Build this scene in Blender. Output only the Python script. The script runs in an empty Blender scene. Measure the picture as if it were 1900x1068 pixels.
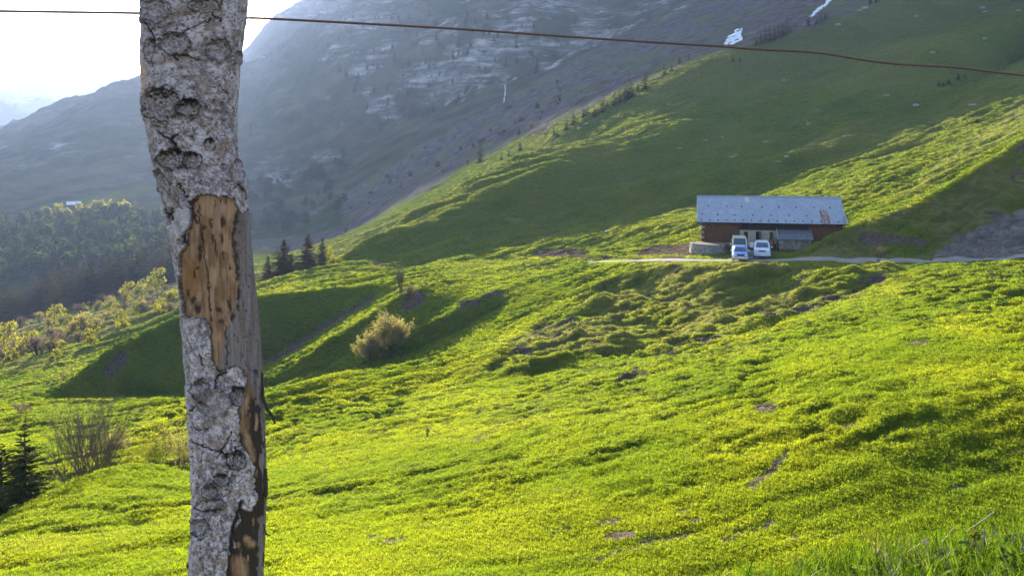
import bpy, math, random
import numpy as np
from mathutils import Vector, Matrix, Euler

# ------------------------------------------------------------------ camera, sky, sun, exposure
scene = bpy.context.scene
COL = scene.collection
F, HZ, CX = 1491.0, 300.0, 950.0          # focal length, horizon row and centre column of the photograph (pixels)
cd = bpy.data.cameras.new('camera'); cam = bpy.data.objects.new('camera', cd); COL.objects.link(cam)
cam.location = (0, 0, 0); cam.rotation_euler = (math.pi/2, 0, 0)
cd.sensor_width = 36.0; cd.lens = 36.0*F/1900.0; cd.shift_y = -(534-HZ)/1900.0
cd.clip_start = 0.1; cd.clip_end = 20000
scene.camera = cam
SUN_AZ, SUN_EL = -17.0, 12.0               # degrees, azimuth from the view axis (left is negative)
az, el = math.radians(SUN_AZ), math.radians(SUN_EL)
SUN = Vector((math.sin(az)*math.cos(el), math.cos(az)*math.cos(el), math.sin(el)))
world = bpy.data.worlds.new('World'); scene.world = world; world.use_nodes = True
wn = world.node_tree; wn.nodes.clear()
sky = wn.nodes.new('ShaderNodeTexSky'); sky.sky_type = 'NISHITA'; sky.sun_disc = False
sky.sun_elevation = el; sky.sun_rotation = az; sky.altitude = 1200; sky.dust_density = 1.6
wb = wn.nodes.new('ShaderNodeBackground'); wb.inputs[1].default_value = 0.05
wo = wn.nodes.new('ShaderNodeOutputWorld')
wn.links.new(sky.outputs[0], wb.inputs[0]); wn.links.new(wb.outputs[0], wo.inputs[0])
sl = bpy.data.lights.new('sun', 'SUN'); sl.energy = 5.0; sl.angle = math.radians(0.5); sl.color = (1.0, 0.90, 0.74)
so = bpy.data.objects.new('sun', sl); COL.objects.link(so); so.location = (-20, 60, 60)
so.rotation_euler = SUN.to_track_quat('Z', 'Y').to_euler()
vs = scene.view_settings
scene.display_settings.display_device = 'sRGB'
vs.view_transform = 'Standard'; vs.look = 'None'; vs.gamma = 1.0; vs.use_curve_mapping = False
vs.exposure = 3.1
scene.render.engine = 'CYCLES'
cy = scene.cycles
cy.use_denoising = True; cy.max_bounces = 5; cy.diffuse_bounces = 2; cy.glossy_bounces = 2
cy.transmission_bounces = 3; cy.transparent_max_bounces = 6; cy.volume_bounces = 0
cy.sample_clamp_indirect = 4.0; cy.caustics_reflective = False; cy.caustics_refractive = False
random.seed(4); RNG = np.random.default_rng(7)

# ------------------------------------------------------------------ noise
def _hash(ix, iy, iz, seed):
    h = (ix.astype(np.int64)*374761393 + iy.astype(np.int64)*668265263 + iz*2147483647 + seed*1274126177) & 0xffffffff
    h = ((h ^ (h >> 13))*1274126177) & 0xffffffff
    h = (h ^ (h >> 16)) & 0xffffff
    return h/float(0xffffff)
def vnoise(x, y, seed=0):
    x = np.asarray(x, float); y = np.asarray(y, float)
    ix, iy = np.floor(x), np.floor(y); fx, fy = x-ix, y-iy
    ux, uy = fx*fx*fx*(fx*(fx*6-15)+10), fy*fy*fy*(fy*(fy*6-15)+10)
    a, b = _hash(ix, iy, 0, seed), _hash(ix+1, iy, 0, seed)
    c, d = _hash(ix, iy+1, 0, seed), _hash(ix+1, iy+1, 0, seed)
    return (a+(b-a)*ux)*(1-uy) + (c+(d-c)*ux)*uy - 0.5
def fbm(x, y, octv=4, seed=0, gain=0.5, lac=2.03):
    s, a, t = 0, 1.0, 0
    for i in range(octv):
        s = s + a*vnoise(x+17.3*i, y-9.1*i, seed+i); t += a; a *= gain; x = x*lac; y = y*lac
    return s/t*1.6
def ridged(x, y, octv=4, seed=0):
    s, a, t = 0, 1.0, 0
    for i in range(octv):
        s = s + a*(1-np.abs(vnoise(x+5.7*i, y+3.1*i, seed+i))*3.2); t += a; a *= 0.5; x = x*2.07; y = y*2.07
    return s/t
def worley(x, y, seed=0):
    ix, iy = np.floor(x), np.floor(y); d1 = np.full(np.shape(x), 9.0); d2 = d1.copy(); cid = np.zeros(np.shape(x))
    for dx in (-1, 0, 1):
        for dy in (-1, 0, 1):
            jx, jy = ix+dx, iy+dy
            px = jx + _hash(jx, jy, 1, seed); py = jy + _hash(jx, jy, 2, seed)
            d = np.hypot(px-x, py-y); new = d < d1
            d2 = np.where(new, d1, np.minimum(d2, d)); cid = np.where(new, _hash(jx, jy, 3, seed), cid); d1 = np.where(new, d, d1)
    return d1, d2, cid
def sstep(a, b, x):
    t = np.clip((x-a)/(b-a), 0, 1); return t*t*(3-2*t)
def in_poly(px, py, poly):
    r = np.zeros(px.shape, bool); n = len(poly)
    for i in range(n):
        x1, y1 = poly[i]; x2, y2 = poly[(i+1) % n]
        if y1 == y2: continue
        r ^= ((y1 > py) != (y2 > py)) & (px < (x2-x1)*(py-y1)/(y2-y1)+x1)
    return r
def dist_line(px, py, pts):
    best = np.full(px.shape, 1e9)
    for (x1, y1), (x2, y2) in zip(pts[:-1], pts[1:]):
        dx, dy = x2-x1, y2-y1; t = np.clip(((px-x1)*dx+(py-y1)*dy)/(dx*dx+dy*dy+1e-9), 0, 1)
        best = np.minimum(best, np.hypot(px-x1-t*dx, py-y1-t*dy))
    return best

# ------------------------------------------------------------------ objects
def tag(o, label=None, cat=None, group=None, kind=None):
    if label: o['label'] = label
    if cat: o['category'] = cat
    if group: o['group'] = group
    if kind: o['kind'] = kind
    return o
def link(o, parent=None):
    COL.objects.link(o)
    if parent is not None: o.parent = parent
    return o
def empty(name, loc, label, cat, group=None, rz=0.0):
    o = bpy.data.objects.new(name, None); o.empty_display_size = 0.2; link(o); o.location = loc; o.rotation_euler = (0, 0, rz)
    return tag(o, label, cat, group)
def make_mesh(name, verts, faces, mats, mi=None, smooth=False):
    me = bpy.data.meshes.new(name)
    v = np.asarray(verts, np.float32); me.vertices.add(len(v)); me.vertices.foreach_set('co', v.ravel())
    if isinstance(faces, np.ndarray):
        n, k = faces.shape
        me.loops.add(n*k); me.loops.foreach_set('vertex_index', faces.astype(np.int32).ravel())
        me.polygons.add(n); me.polygons.foreach_set('loop_start', np.arange(0, n*k, k, dtype=np.int32))
    else:
        ls = np.array([len(f) for f in faces], np.int32)
        flat = np.fromiter((i for f in faces for i in f), np.int32, int(ls.sum()))
        me.loops.add(len(flat)); me.loops.foreach_set('vertex_index', flat)
        me.polygons.add(len(ls)); me.polygons.foreach_set('loop_start', np.concatenate([[0], np.cumsum(ls)[:-1]]).astype(np.int32))
    for m in (mats if isinstance(mats, (list, tuple)) else [mats]): me.materials.append(m)
    if mi is not None: me.polygons.foreach_set('material_index', np.asarray(mi, np.int32))
    me.update(calc_edges=True)
    me.polygons.foreach_set('use_smooth', np.full(len(me.polygons), bool(smooth)))
    return me
def mesh_obj(name, me, parent=None, loc=None, rot=None, scale=None):
    o = bpy.data.objects.new(name, me); link(o, parent)
    if loc is not None: o.location = loc
    if rot is not None: o.rotation_euler = rot
    if scale is not None: o.scale = scale
    return o
class MB:
    """collects shapes into one mesh"""
    def __init__(s): s.v, s.f, s.m = [], [], []
    def add(s, vs, fs, mi=0):
        o = len(s.v); s.v += [tuple(v) for v in vs]; s.f += [tuple(i+o for i in f) for f in fs]; s.m += [mi]*len(fs)
    def box(s, c, d, mi=0, rot=None, taper=1.0):
        hx, hy, hz = d[0]/2, d[1]/2, d[2]/2; vs = []
        for z, k in ((-hz, 1.0), (hz, taper)):
            for x, y in ((-hx, -hy), (hx, -hy), (hx, hy), (-hx, hy)): vs.append(Vector((x*k, y*k, z)))
        if rot is not None: vs = [rot @ v for v in vs]
        vs = [v+Vector(c) for v in vs]
        s.add(vs, [(3, 2, 1, 0), (4, 5, 6, 7), (0, 1, 5, 4), (1, 2, 6, 5), (2, 3, 7, 6), (3, 0, 4, 7)], mi)
    def tube(s, pts, rad, n=6, mi=0, caps=True):
        pts = [Vector(p) for p in pts]; rings = []
        for i, p in enumerate(pts):
            t = (pts[min(i+1, len(pts)-1)]-pts[max(i-1, 0)]).normalized()
            a = t.orthogonal().normalized() if i == 0 else (a - t*a.dot(t)).normalized()
            b = t.cross(a); r = rad[i] if isinstance(rad, (list, tuple)) else rad
            rings.append([p+(a*math.cos(2*math.pi*k/n)+b*math.sin(2*math.pi*k/n))*r for k in range(n)])
        vs = [v for r in rings for v in r]; fs = []
        for i in range(len(pts)-1):
            for k in range(n): fs.append((i*n+k, i*n+(k+1) % n, (i+1)*n+(k+1) % n, (i+1)*n+k))
        if caps: fs.append(tuple(range(n-1, -1, -1))); fs.append(tuple((len(pts)-1)*n+k for k in range(n)))
        s.add(vs, fs, mi)
    def mesh(s, name, mats, smooth=False): return make_mesh(name, s.v, s.f, mats, s.m, smooth)
    def build(s, name, mats, parent=None, smooth=False, loc=None, rot=None):
        return mesh_obj(name, s.mesh(name, mats, smooth), parent, loc, rot)

# ------------------------------------------------------------------ material helpers
class NT:
    def __init__(s, name):
        s.m = bpy.data.materials.new(name); s.m.use_nodes = True; s.t = s.m.node_tree; s.t.nodes.clear()
        s.out = s.t.nodes.new('ShaderNodeOutputMaterial')
    def n(s, ty, **kw):
        nd = s.t.nodes.new(ty)
        for k, v in kw.items(): setattr(nd, k, v)
        return nd
    def l(s, a, b): s.t.links.new(a, b)
    def val(s, sock, v):
        if isinstance(v, bpy.types.NodeSocket): s.l(v, sock)
        else: sock.default_value = v
    def geo(s): return s.n('ShaderNodeNewGeometry').outputs['Position']
    def objco(s): return s.n('ShaderNodeTexCoord').outputs['Object']
    def scale(s, vec, sc):
        m = s.n('ShaderNodeMapping'); s.l(vec, m.inputs[0]); m.inputs['Scale'].default_value = sc; return m.outputs[0]
    def noise(s, vec, scale, detail=4, rough=0.55, dist=0.0):
        n = s.n('ShaderNodeTexNoise'); s.l(vec, n.inputs['Vector']); n.inputs['Scale'].default_value = scale
        n.inputs['Detail'].default_value = detail; n.inputs['Roughness'].default_value = rough; n.inputs['Distortion'].default_value = dist
        return n.outputs['Fac']
    def voro(s, vec, scale, feature='F1'):
        n = s.n('ShaderNodeTexVoronoi', feature=feature); s.l(vec, n.inputs['Vector']); n.inputs['Scale'].default_value = scale
        return n.outputs['Distance']
    def ramp(s, fac, stops):
        r = s.n('ShaderNodeValToRGB'); s.l(fac, r.inputs[0]); e = r.color_ramp.elements
        while len(e) < len(stops): e.new(0.5)
        for k, (p, c) in zip(e, stops): k.position = p; k.color = (c, c, c, 1) if isinstance(c, (int, float)) else (*c, 1)
        return r.outputs[0]
    def mix(s, fac, a, b, mode='MIX'):
        m = s.n('ShaderNodeMix', data_type='RGBA', blend_type=mode)
        s.val(m.inputs[0], fac)
        for sk, v in ((m.inputs[6], a), (m.inputs[7], b)): s.val(sk, v if isinstance(v, bpy.types.NodeSocket) else (*v, 1))
        return m.outputs[2]
    def math(s, op, a, b=0.0, clamp=False):
        m = s.n('ShaderNodeMath', operation=op, use_clamp=clamp); s.val(m.inputs[0], a); s.val(m.inputs[1], b); return m.outputs[0]
    def attr(s, name, kind='GEOMETRY'): return s.n('ShaderNodeAttribute', attribute_name=name, attribute_type=kind)
    def bump(s, h, strength, dist, normal=None):
        b = s.n('ShaderNodeBump'); s.l(h, b.inputs['Height']); b.inputs['Strength'].default_value = strength; b.inputs['Distance'].default_value = dist
        if normal is not None: s.l(normal, b.inputs['Normal'])
        return b.outputs[0]
    def pbr(s, col, rough=0.9, spec=0.2, normal=None, metal=0.0):
        p = s.n('ShaderNodeBsdfPrincipled'); s.val(p.inputs['Base Color'], col if isinstance(col, bpy.types.NodeSocket) else (*col, 1))
        s.val(p.inputs['Roughness'], rough); p.inputs['Specular IOR Level'].default_value = spec; s.val(p.inputs['Metallic'], metal)
        if normal is not None: s.l(normal, p.inputs['Normal'])
        return p
    def done(s, sh): s.l(sh, s.out.inputs[0]); return s.m
    def leafy(s, col, tcol, fac, normal=None):
        d = s.n('ShaderNodeBsdfDiffuse'); t = s.n('ShaderNodeBsdfTranslucent'); mx = s.n('ShaderNodeMixShader')
        s.val(d.inputs[0], col if isinstance(col, bpy.types.NodeSocket) else (*col, 1)); s.val(t.inputs[0], tcol if isinstance(tcol, bpy.types.NodeSocket) else (*tcol, 1))
        if normal is not None: s.l(normal, d.inputs['Normal'])
        mx.inputs[0].default_value = fac; s.l(d.outputs[0], mx.inputs[1]); s.l(t.outputs[0], mx.inputs[2])
        return mx.outputs[0]
def simple(name, col, rough=0.6, spec=0.3, metal=0.0, var=0.15, scale=6.0):
    t = NT(name); n = t.noise(t.objco(), scale, 4)
    c = t.mix(t.ramp(n, [(0.3, 0.0), (0.7, 1.0)]), tuple(x*(1-var) for x in col), tuple(min(1, x*(1+var)) for x in col))
    return t.done(t.pbr(c, rough, spec, None, metal).outputs[0])
# ------------------------------------------------------------------ the land: feature lines (column, row, distance) -> one height field
def seg(a, b, n): return np.linspace(a, b, n, endpoint=False)
PXG = np.concatenate([seg(-900, -100, 70), seg(-100, 2000, 525), seg(2000, 2800, 71)])
UG = np.concatenate([seg(math.log(1.0), math.log(9), 110), seg(math.log(9), math.log(60), 330), seg(math.log(60), math.log(135), 320),
                     seg(math.log(135), math.log(300), 190), seg(math.log(300), math.log(1000), 130), seg(math.log(1000), math.log(5200), 131)])
NX, NU = len(PXG), len(UG); DG = np.exp(UG)
SOFT = [  # gentle lines
 [(-900,2900,1.0),(0,2760,1.0),(950,2685,1.0),(1900,2600,1.0),(2800,2500,1.0)],
 [(-900,1580,7),(-200,1450,8),(400,1350,8),(950,1225,8),(1300,1270,8),(1900,1240,8),(2800,1150,8)],
 [(950,1235,14),(1300,1350,15),(1600,1375,15),(1900,1345,15),(2800,1280,15)],
 [(-900,1230,20),(-300,1130,22),(0,1090,21),(350,1080,20.5),(600,1085,19),(950,1090,20),(1300,1072,21.3),(1600,1024,22),(1900,1000,22.3),(2800,900,22)],
 [(0,1000,26),(350,968,28),(500,962,28),(700,950,28),(950,932,27),(1300,902,27),(1600,866,27),(1900,852,27),(2800,760,25)],
 [(500,852,40),(700,832,40),(950,802,37.5),(1300,770,34.5),(1600,734,32.5),(1900,718,31.5),(2800,620,31)],
 [(500,800,50),(700,765,53),(950,722,53),(1200,690,48.5),(1400,660,46),(1700,612,43),(1900,596,42),(2800,520,42)],
 [(1250,650,62),(1400,620,61),(1600,560,60),(1700,540,59),(1900,530,58),(2800,470,58)],
 # mound lower left: crest and the fall behind it
 
 
 [(-900,900,62),(0,805,58),(200,792,58),(340,782,57)],
 [(-900,860,76),(0,752,74),(150,745,72),(300,735,70),(400,742,68)],
 # plateau
 [(490,532,128),(640,514,128),(800,500,122),(900,498,118),(1000,492,112),(1150,488,102),(1240,487,97)],
 [(490,512,140),(560,500,147),(640,490,147),(720,487,143),(850,480,137),(970,474,130)],
 [(490,560,172),(640,545,176)],
 # road bench and barn yard
 [(1000,479,118),(1050,480,110),(1150,481,99),(1240,483,91),(1300,485,87.5),(1400,487,84),(1500,486,82.5),(1700,485,78),(1900,484,74),(2800,480,66)],
 [(1050,476,113),(1150,477,103),(1240,478,96),(1300,477,92),(1400,478,90),(1440,479,89),(1500,481,85.5),(1700,480,81.5),(1900,478.5,77)],
 [(1285,458,99),(1430,461,96.5),(1500,463,95)],
 [(1280,452,106),(1430,455,103),(1500,456,102.5)],
 # hill foot and hill face
 [(900,468,135),(1000,462,131),(1100,464,126),(1200,461,117),(1270,458,110)],
 [(800,470,140),(900,462,138),(1000,441,137),(1100,425,135),(1200,414,130),(1300,402,124),(1400,384,125),(1480,364,126)],
 [(900,447,150),(1000,416,155),(1150,394,150),(1300,388,141),(1450,356,141)],
 [(1150,348,170),(1300,334,160),(1450,302,160)],
 [(800,428,152),(900,402,159),(1000,356,167),(1150,308,177),(1300,264,186),(1450,220,199),(1550,186,196)],
 [(800,400,158),(900,345,168),(1000,310,174),(1100,275,185),(1200,240,192),(1300,200,203)],
 [(800,384,165),(900,326,179),(1000,290,187),(1100,261,196),(1200,228,202)],
 [(1600,150,206),(1700,100,218),(1800,60,230),(1900,20,245),(2100,-50,270),(2800,-200,330)],
 [(1600,340,120),(1700,300,123),(1800,262,128),(1900,215,135),(2100,140,150),(2800,0,170)],
 # behind the hill crest
 [(620,520,182),(700,470,190),(800,405,205),(900,348,219),(1000,306,227),(1100,272,229)],
 [(640,440,330),(800,340,330),(900,290,310),(1000,235,272),(1100,190,258),(1200,150,250),(1300,115,252),(1400,85,262),(1500,50,275),(1640,0,298),(1900,-90,330),(2800,-300,440)],
 [(1000,215,420),(1150,140,460),(1300,70,500),(1420,10,540),(1600,-80,560)],
 # left valley
 [(-900,860,92),(-300,790,100),(0,706,120),(100,692,120),(200,645,132),(300,590,150),(330,565,150)],
 [(-900,780,150),(0,650,170),(150,612,186),(330,552,202),(480,520,215)],
 [(-900,720,210),(-300,660,230),(0,602,262),(150,572,272),(330,522,292),(480,482,310),(620,470,312)],
 [(-900,640,330),(0,590,335),(150,562,345),(330,522,355),(480,486,362),(640,440,420)],
 [(-900,520,450),(0,482,462),(150,470,472),(330,460,482),(480,452,500),(600,430,540)],
 [(-900,450,600),(0,424,600),(100,418,602),(240,414,612),(330,418,620),(480,420,640)],
 [(-900,420,700),(0,392,700),(130,372,702),(300,346,762),(420,372,762)],
 [(-900,380,850),(0,338,850),(150,322,882),(300,300,905),(420,340,900)],
 [(0,285,1120),(150,250,1150),(300,220,1200)],
 [(60,262,1900),(250,230,2000),(420,210,2050)],
 [(-900,330,2600),(-300,300,2600),(100,270,2600)],
 [(150,280,4200),(400,260,4200),(700,100,4300),(-200,200,4700),(-900,200,4700)],
 # main mountain
 [(480,330,1000),(600,290,1040),(800,172,1090),(930,142,1110),(1050,112,1130),(1150,82,1140),(1250,10,1140)],
 [(500,110,2050),(700,60,2100),(1000,10,2100)],
 [(560,60,3200),(800,40,3300),(1200,20,3300),(1900,0,3000)],
 [(1900,-60,2250),(2800,-100,2000)],
]
SHARP = [
 [(-900,1560,2.6),(0,1440,3.0),(400,1310,3.2),(950,1185,3.6),(1300,1092,3.8),(1600,1040,4.0),(1900,1008,4.2),(2800,940,4.4)],
 [(1300,1270,2.6),(1900,1240,2.6),(2800,1150,2.6)],
 [(420,905,37.5),(350,878,37),(300,865,36.5),(250,860,36),(200,868,35),(150,886,34),(60,928,32),(0,960,30.5),(-200,1050,28)],
 [(420,930,43),(350,915,42.5),(250,905,42),(150,930,40),(60,975,38),(0,1005,37),(-200,1090,35)],
 [(-900,1000,60),(0,760,66),(0,760,66.1)],
 # edge of the meadow above the gullies
 [(440,748,61),(500,722,63),(550,712,64),(650,688,66),(770,668,68),(900,640,70),(1050,622,70),(1150,612,72)],
 [(440,780,78),(500,752,80),(650,712,80),(770,690,80),(900,650,80)],
 # crest of the shaded bank on the left, running into the plateau edge
 [(0,745,79),(60,728,80),(100,718,82),(150,685,86),(200,645,91),(260,613,97),(330,582,103),(400,558,110),(490,549,117),(560,540,118),(640,530,118),(725,524,115.5)],
 [(85,742,79),(120,738,81.5),(160,737,84),(200,737,86.5),(250,738,89),(340,735,93),(420,705,100),(490,672,108.5),(560,635,111.8),(610,600,113),(680,560,114),(728,528,114.5)],
 [(100,745,86),(200,690,104),(260,650,112),(330,610,122)],
 # first rib and the gully in front of it
 [(400,728,90.5),(440,714,91.5),(500,694,93),(560,660,94.5),(620,622,96),(680,584,98.5),(740,545,102),(800,522,106),(880,513,108)],
 [(400,752,88),(440,736,89),(500,716,91),(574,702,91.8),(631,664,92.8),(663,655,93.2),(700,632,94),(760,606,95),(830,566,98),(890,530,102.5)],
 # second rib and gully
 [(690,655,91.5),(760,618,92.2),(830,578,94),(900,543,97),(960,522,100)],
 [(700,676,89.8),(780,645,90.6),(850,610,92),(930,566,95)],
 [(720,680,86),(800,644,88.4),(900,592,90.6),(960,560,93),(1050,520,96)],
 # bank below the road and the slump
 [(1160,500,93),(1240,492,89),(1300,492,86),(1400,492.5,82.5),(1500,491,81),(1600,489,79),(1750,488,75.5),(1900,487,72.5),(2800,484,64)],
 [(1180,520,90),(1240,530,84),(1350,532,79.5),(1450,532,77),(1550,515,76),(1650,505,74.5),(1780,498,72.5)],
 [(1050,600,78),(1150,580,80),(1250,575,77.5),(1350,580,74),(1470,562,72)],
 [(1150,620,74),(1250,615,71),(1350,600,69.5),(1480,580,68)],
 # hill crest
 [(600,490,150),(620,480,151),(700,430,158),(800,370,173),(900,310,190),(1000,272,200),(1100,248,206),(1200,215,213),(1300,180,223),(1400,150,237),(1500,115,250),(1600,80,262),(1750,40,280),(1900,0,300)],
 
 # gully of the hill, the spur in front
 [(1490,352,130),(1600,282,152),(1700,212,178),(1800,157,207),(1900,110,238),(2100,30,290),(2800,-150,400)],
 [(1450,480,88.6),(1475,470,87.6),(1510,450,88),(1560,425,88.6),(1650,388,89.6),(1750,345,91),(1900,255,95),(2100,150,111),(2800,0,125)],
 [(1480,476,91),(1520,462,92.5),(1570,444,96),(1650,403,98),(1750,360,105),(1900,265,111),(2100,160,119)],
 # valley notch under the big wall
 [(480,430,620),(560,400,640),(650,350,660),(800,262,700),(930,192,730),(1050,122,770),(1250,22,850),(1350,-40,900)],
 # skylines
 [(-900,330,1500),(-200,300,1500),(0,238,1500),(60,210,1500),(130,181,1520),(200,160,1550),(250,149,1570),(330,128,1600),(420,135,1650)],
 [(-900,150,2900),(-300,110,2900),(-100,130,2900),(0,180,2900),(60,212,2900),(110,240,2900)],
 [(400,150,1690),(445,108,1700),(500,80,1705),(550,48,1720),(620,20,1750),(700,-10,1800),(900,-35,1850),(1300,-60,1800),(1900,-120,1600)],
 [(300,230,2600),(400,130,2600),(440,95,2600),(470,55,2600),(520,0,2650),(560,-40,2700),(640,-60,2700),(800,-60,2650),(1200,-60,2500),(1700,-60,2300)],
 [(480,205,1240),(600,115,1290),(700,62,1290),(850,42,1240),(1000,36,1210),(1100,36,1190),(1180,30,1180)],
]
VW = {}
def raster(lines, wv, ww, ws, sharp):
    for ln in lines:
        for (x1, y1, d1), (x2, y2, d2) in zip(ln[:-1], ln[1:]):
            n = int(max(abs(x2-x1)/2.0, abs(math.log(d2/d1))/0.002, 2)); t = np.linspace(0, 1, n)
            x = x1+(x2-x1)*t; d = np.exp(math.log(d1)+(math.log(d2)-math.log(d1))*t)
            zz = (HZ-y1)*d1 + ((HZ-y2)*d2-(HZ-y1)*d1)*t if d2/d1 < 1.5 else (HZ-(y1+(y2-y1)*t))*d
            val = zz/d
            i = np.clip(np.round(np.interp(x, PXG, np.arange(NX))).astype(int), 0, NX-1); j = np.clip(np.round(np.interp(np.log(d), UG, np.arange(NU))).astype(int), 0, NU-1)
            np.add.at(wv, (j, i), val); np.add.at(ww, (j, i), 1.0)
            if sharp: ws[j, i] = 1
wv = np.zeros((NU, NX)); ww = np.zeros((NU, NX)); wsharp = np.zeros((NU, NX))
raster(SOFT, wv, ww, wsharp, False); raster(SHARP, wv, ww, wsharp, True)
def solve(wv, ww, init_level=6):
    levels = [(wv, ww)]
    for _ in range(init_level):
        a, b = levels[-1]; h, w = a.shape; a = np.pad(a, ((0, h % 2), (0, w % 2))); b = np.pad(b, ((0, h % 2), (0, w % 2)))
        levels.append((a.reshape(a.shape[0]//2, 2, a.shape[1]//2, 2).sum((1, 3)), b.reshape(b.shape[0]//2, 2, b.shape[1]//2, 2).sum((1, 3))))
    t = None
    for k in range(init_level, -1, -1):
        a, b = levels[k]; fix = b > 0; v = np.where(fix, a/np.maximum(b, 1e-9), 0)
        if t is None: t = np.full(a.shape, v[fix].mean())
        else: t = np.repeat(np.repeat(t, 2, 0), 2, 1)[:a.shape[0], :a.shape[1]]
        t[fix] = v[fix]
        for _ in range(400 if k >= 4 else 120 if k >= 1 else 60):
            p = np.pad(t, 1, mode='edge'); t = (p[:-2, 1:-1]+p[2:, 1:-1]+p[1:-1, :-2]+p[1:-1, 2:])*0.25
            t[fix] = v[fix]
    return t
def blur(a, n):
    for _ in range(n):
        p = np.pad(a, ((1, 1), (0, 0)), mode='edge'); a = (p[:-2]+2*p[1:-1]+p[2:])*0.25
        p = np.pad(a, ((0, 0), (1, 1)), mode='edge'); a = (p[:, :-2]+2*p[:, 1:-1]+p[:, 2:])*0.25
    return a
T = solve(wv, ww)
near_sharp = np.clip(blur(wsharp, 16)*9, 0, 1)
T = blur(T, 1)*near_sharp + blur(T, 70)*(1-near_sharp)
PX2, D2 = np.meshgrid(PXG, DG)
X2 = (PX2-CX)/F*D2; Y2 = D2; Z2 = T/F*D2
PY2 = HZ - T
# relief: terracettes and tussocks on the pasture, gullies and ledges on the mountains
def region(poly, soft=6, dmin=0, dmax=1e9, warp=10, seed=50):
    jx = PX2+fbm(PX2/25, PY2/14, 3, seed)*warp; jy = PY2+fbm(PX2/25+40, PY2/14, 3, seed+9)*warp*0.6
    m = in_poly(jx, jy, poly) & (D2 > dmin) & (D2 < dmax)
    return blur(m.astype(float), soft)
def stroke(pts, wpx, dmin=0, dmax=1e9, warp=6, seed=80):
    jx = PX2+fbm(PX2/20, PY2/12, 3, seed)*warp; jy = PY2+fbm(PX2/20+40, PY2/12, 3, seed+9)*warp*0.6
    return np.clip(1.4-dist_line(jx, jy, pts)/wpx, 0, 1)*((D2 > dmin) & (D2 < dmax))
slump = region([(1000,600),(1120,520),(1240,495),(1500,492),(1660,492),(1640,520),(1560,560),(1470,590),(1330,630),(1250,660),(1080,660),(960,700),(900,680)], 12, 55, 112)
spurface = region([(1475,482),(1570,432),(1660,395),(1760,350),(1900,262),(2100,150),(2300,480)], 4, 70, 110)
fade = sstep(2.5, 9, D2)
pasture = fade*(1-sstep(260, 420, D2))
flat = blur(((PY2 > 468) & (PY2 < 489) & (PX2 > 1040) & (D2 > 72) & (D2 < 104) & (PX2 < 1560)).astype(float), 5)
flat = np.maximum(flat, blur(((D2 > 86) & (D2 < 108) & (PX2 > 1270) & (PX2 < 1500) & (PY2 > 440)).astype(float), 6))
wx, wy = X2*0.94+Y2*0.34, -X2*0.34+Y2*0.94
n1 = fbm(X2/9, Y2/9, 3, 11); n2 = fbm(wx/3.2, wy/1.1, 4, 21); n3 = fbm(X2/0.7, Y2/0.7, 3, 31)
rough_patch = sstep(-0.05, 0.35, fbm(X2/13+3, Y2/13, 3, 41))
n4 = np.abs(fbm(wx/7, wy/2.2, 3, 24)); n5 = ridged(wx/1.9, wy/0.8, 3, 27)-0.45
A = 0.34*n1 + n2*(0.08+0.22*rough_patch) + n3*(0.04+0.07*rough_patch) - 0.42*np.clip(0.16-n4, 0, 1)*5*(0.3+0.7*rough_patch) + 0.30*n5*(0.25+sstep(-0.1, 0.3, fbm(wx/8+5, wy/4, 3, 45)))
A = A*np.clip(D2/48, 0.4, 1.1)*(1-0.35*sstep(70, 140, D2))
A += slump*(fbm(wx/6, wy/3, 4, 61)*1.5 + np.abs(fbm(wx/2.6, wy/1.6, 3, 63))*0.7)
A += 0.5*sstep(95,125,D2)*(1-sstep(112,140,PXG[None,:]*0+D2-30))*np.abs(fbm(wx/9,wy/3,3,67))*1.6*sstep(0,1,np.ones_like(D2))
A += spurface*(fbm(X2/5, Z2/2.5, 4, 66)*0.8 + ridged(X2/1.6, Z2/0.9, 3, 68)*0.12)
Z2 = Z2 + A*pasture*(1-0.93*flat)
crest = sstep(120, 150, D2)*(1-sstep(230, 275, D2)); Z2 += crest*(fbm(wx/16, wy/7, 4, 73)*2.0 - np.abs(fbm(wx/22+4, wy/9, 3, 74))*2.4)
hillrough = sstep(180, 300, D2)*(1-sstep(900, 1200, D2))
Z2 += hillrough*(fbm(X2/22, Y2/22, 4, 71)*5.0*np.clip(D2/500, 0.3, 1.2))
mtn = sstep(780, 1050, D2)
cliff = region([(620,150),(700,60),(860,38),(1000,34),(1180,26),(1255,-20),(1180,110),(1060,135),(940,190),(800,175),(650,250)], 6, 900, 1500, 16)
rock = ridged((X2+0.3*Y2)/170, Z2/120, 5, 91)
Z2 += mtn*(fbm(X2/260, Y2/260, 5, 81)*70*np.clip(D2/1800, 0.3, 1.6) + (ridged(X2/120, Y2/400, 5, 85)-0.45)*26*np.clip(D2/1500, 0.5, 1.6))
ledge = Z2/17 + fbm(X2/90, Y2/90, 3, 88)*1.5
Z2 += cliff*(np.abs(ledge-np.round(ledge))*12 + rock*10)
Z2 += sstep(3300, 4000, D2)*fbm(X2/500, Y2/500, 4, 95)*60
PYF = HZ - Z2/D2*F
vis = np.minimum.accumulate(np.vstack([np.full((1, NX), 1e9), PYF[:-1]]), axis=0) > PYF
SLOPE = np.gradient(Z2, axis=0)/np.gradient(Y2, axis=0)
def ground(px, d):
    i = np.interp(px, PXG, np.arange(NX)); j = np.interp(math.log(d), UG, np.arange(NU)); i0, j0 = min(int(i), NX-2), min(int(j), NU-2); a, b = i-i0, j-j0
    z = (Z2[j0, i0]*(1-a)+Z2[j0, i0+1]*a)*(1-b)+(Z2[j0+1, i0]*(1-a)+Z2[j0+1, i0+1]*a)*b
    return Vector(((px-CX)/F*d, d, z))
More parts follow.
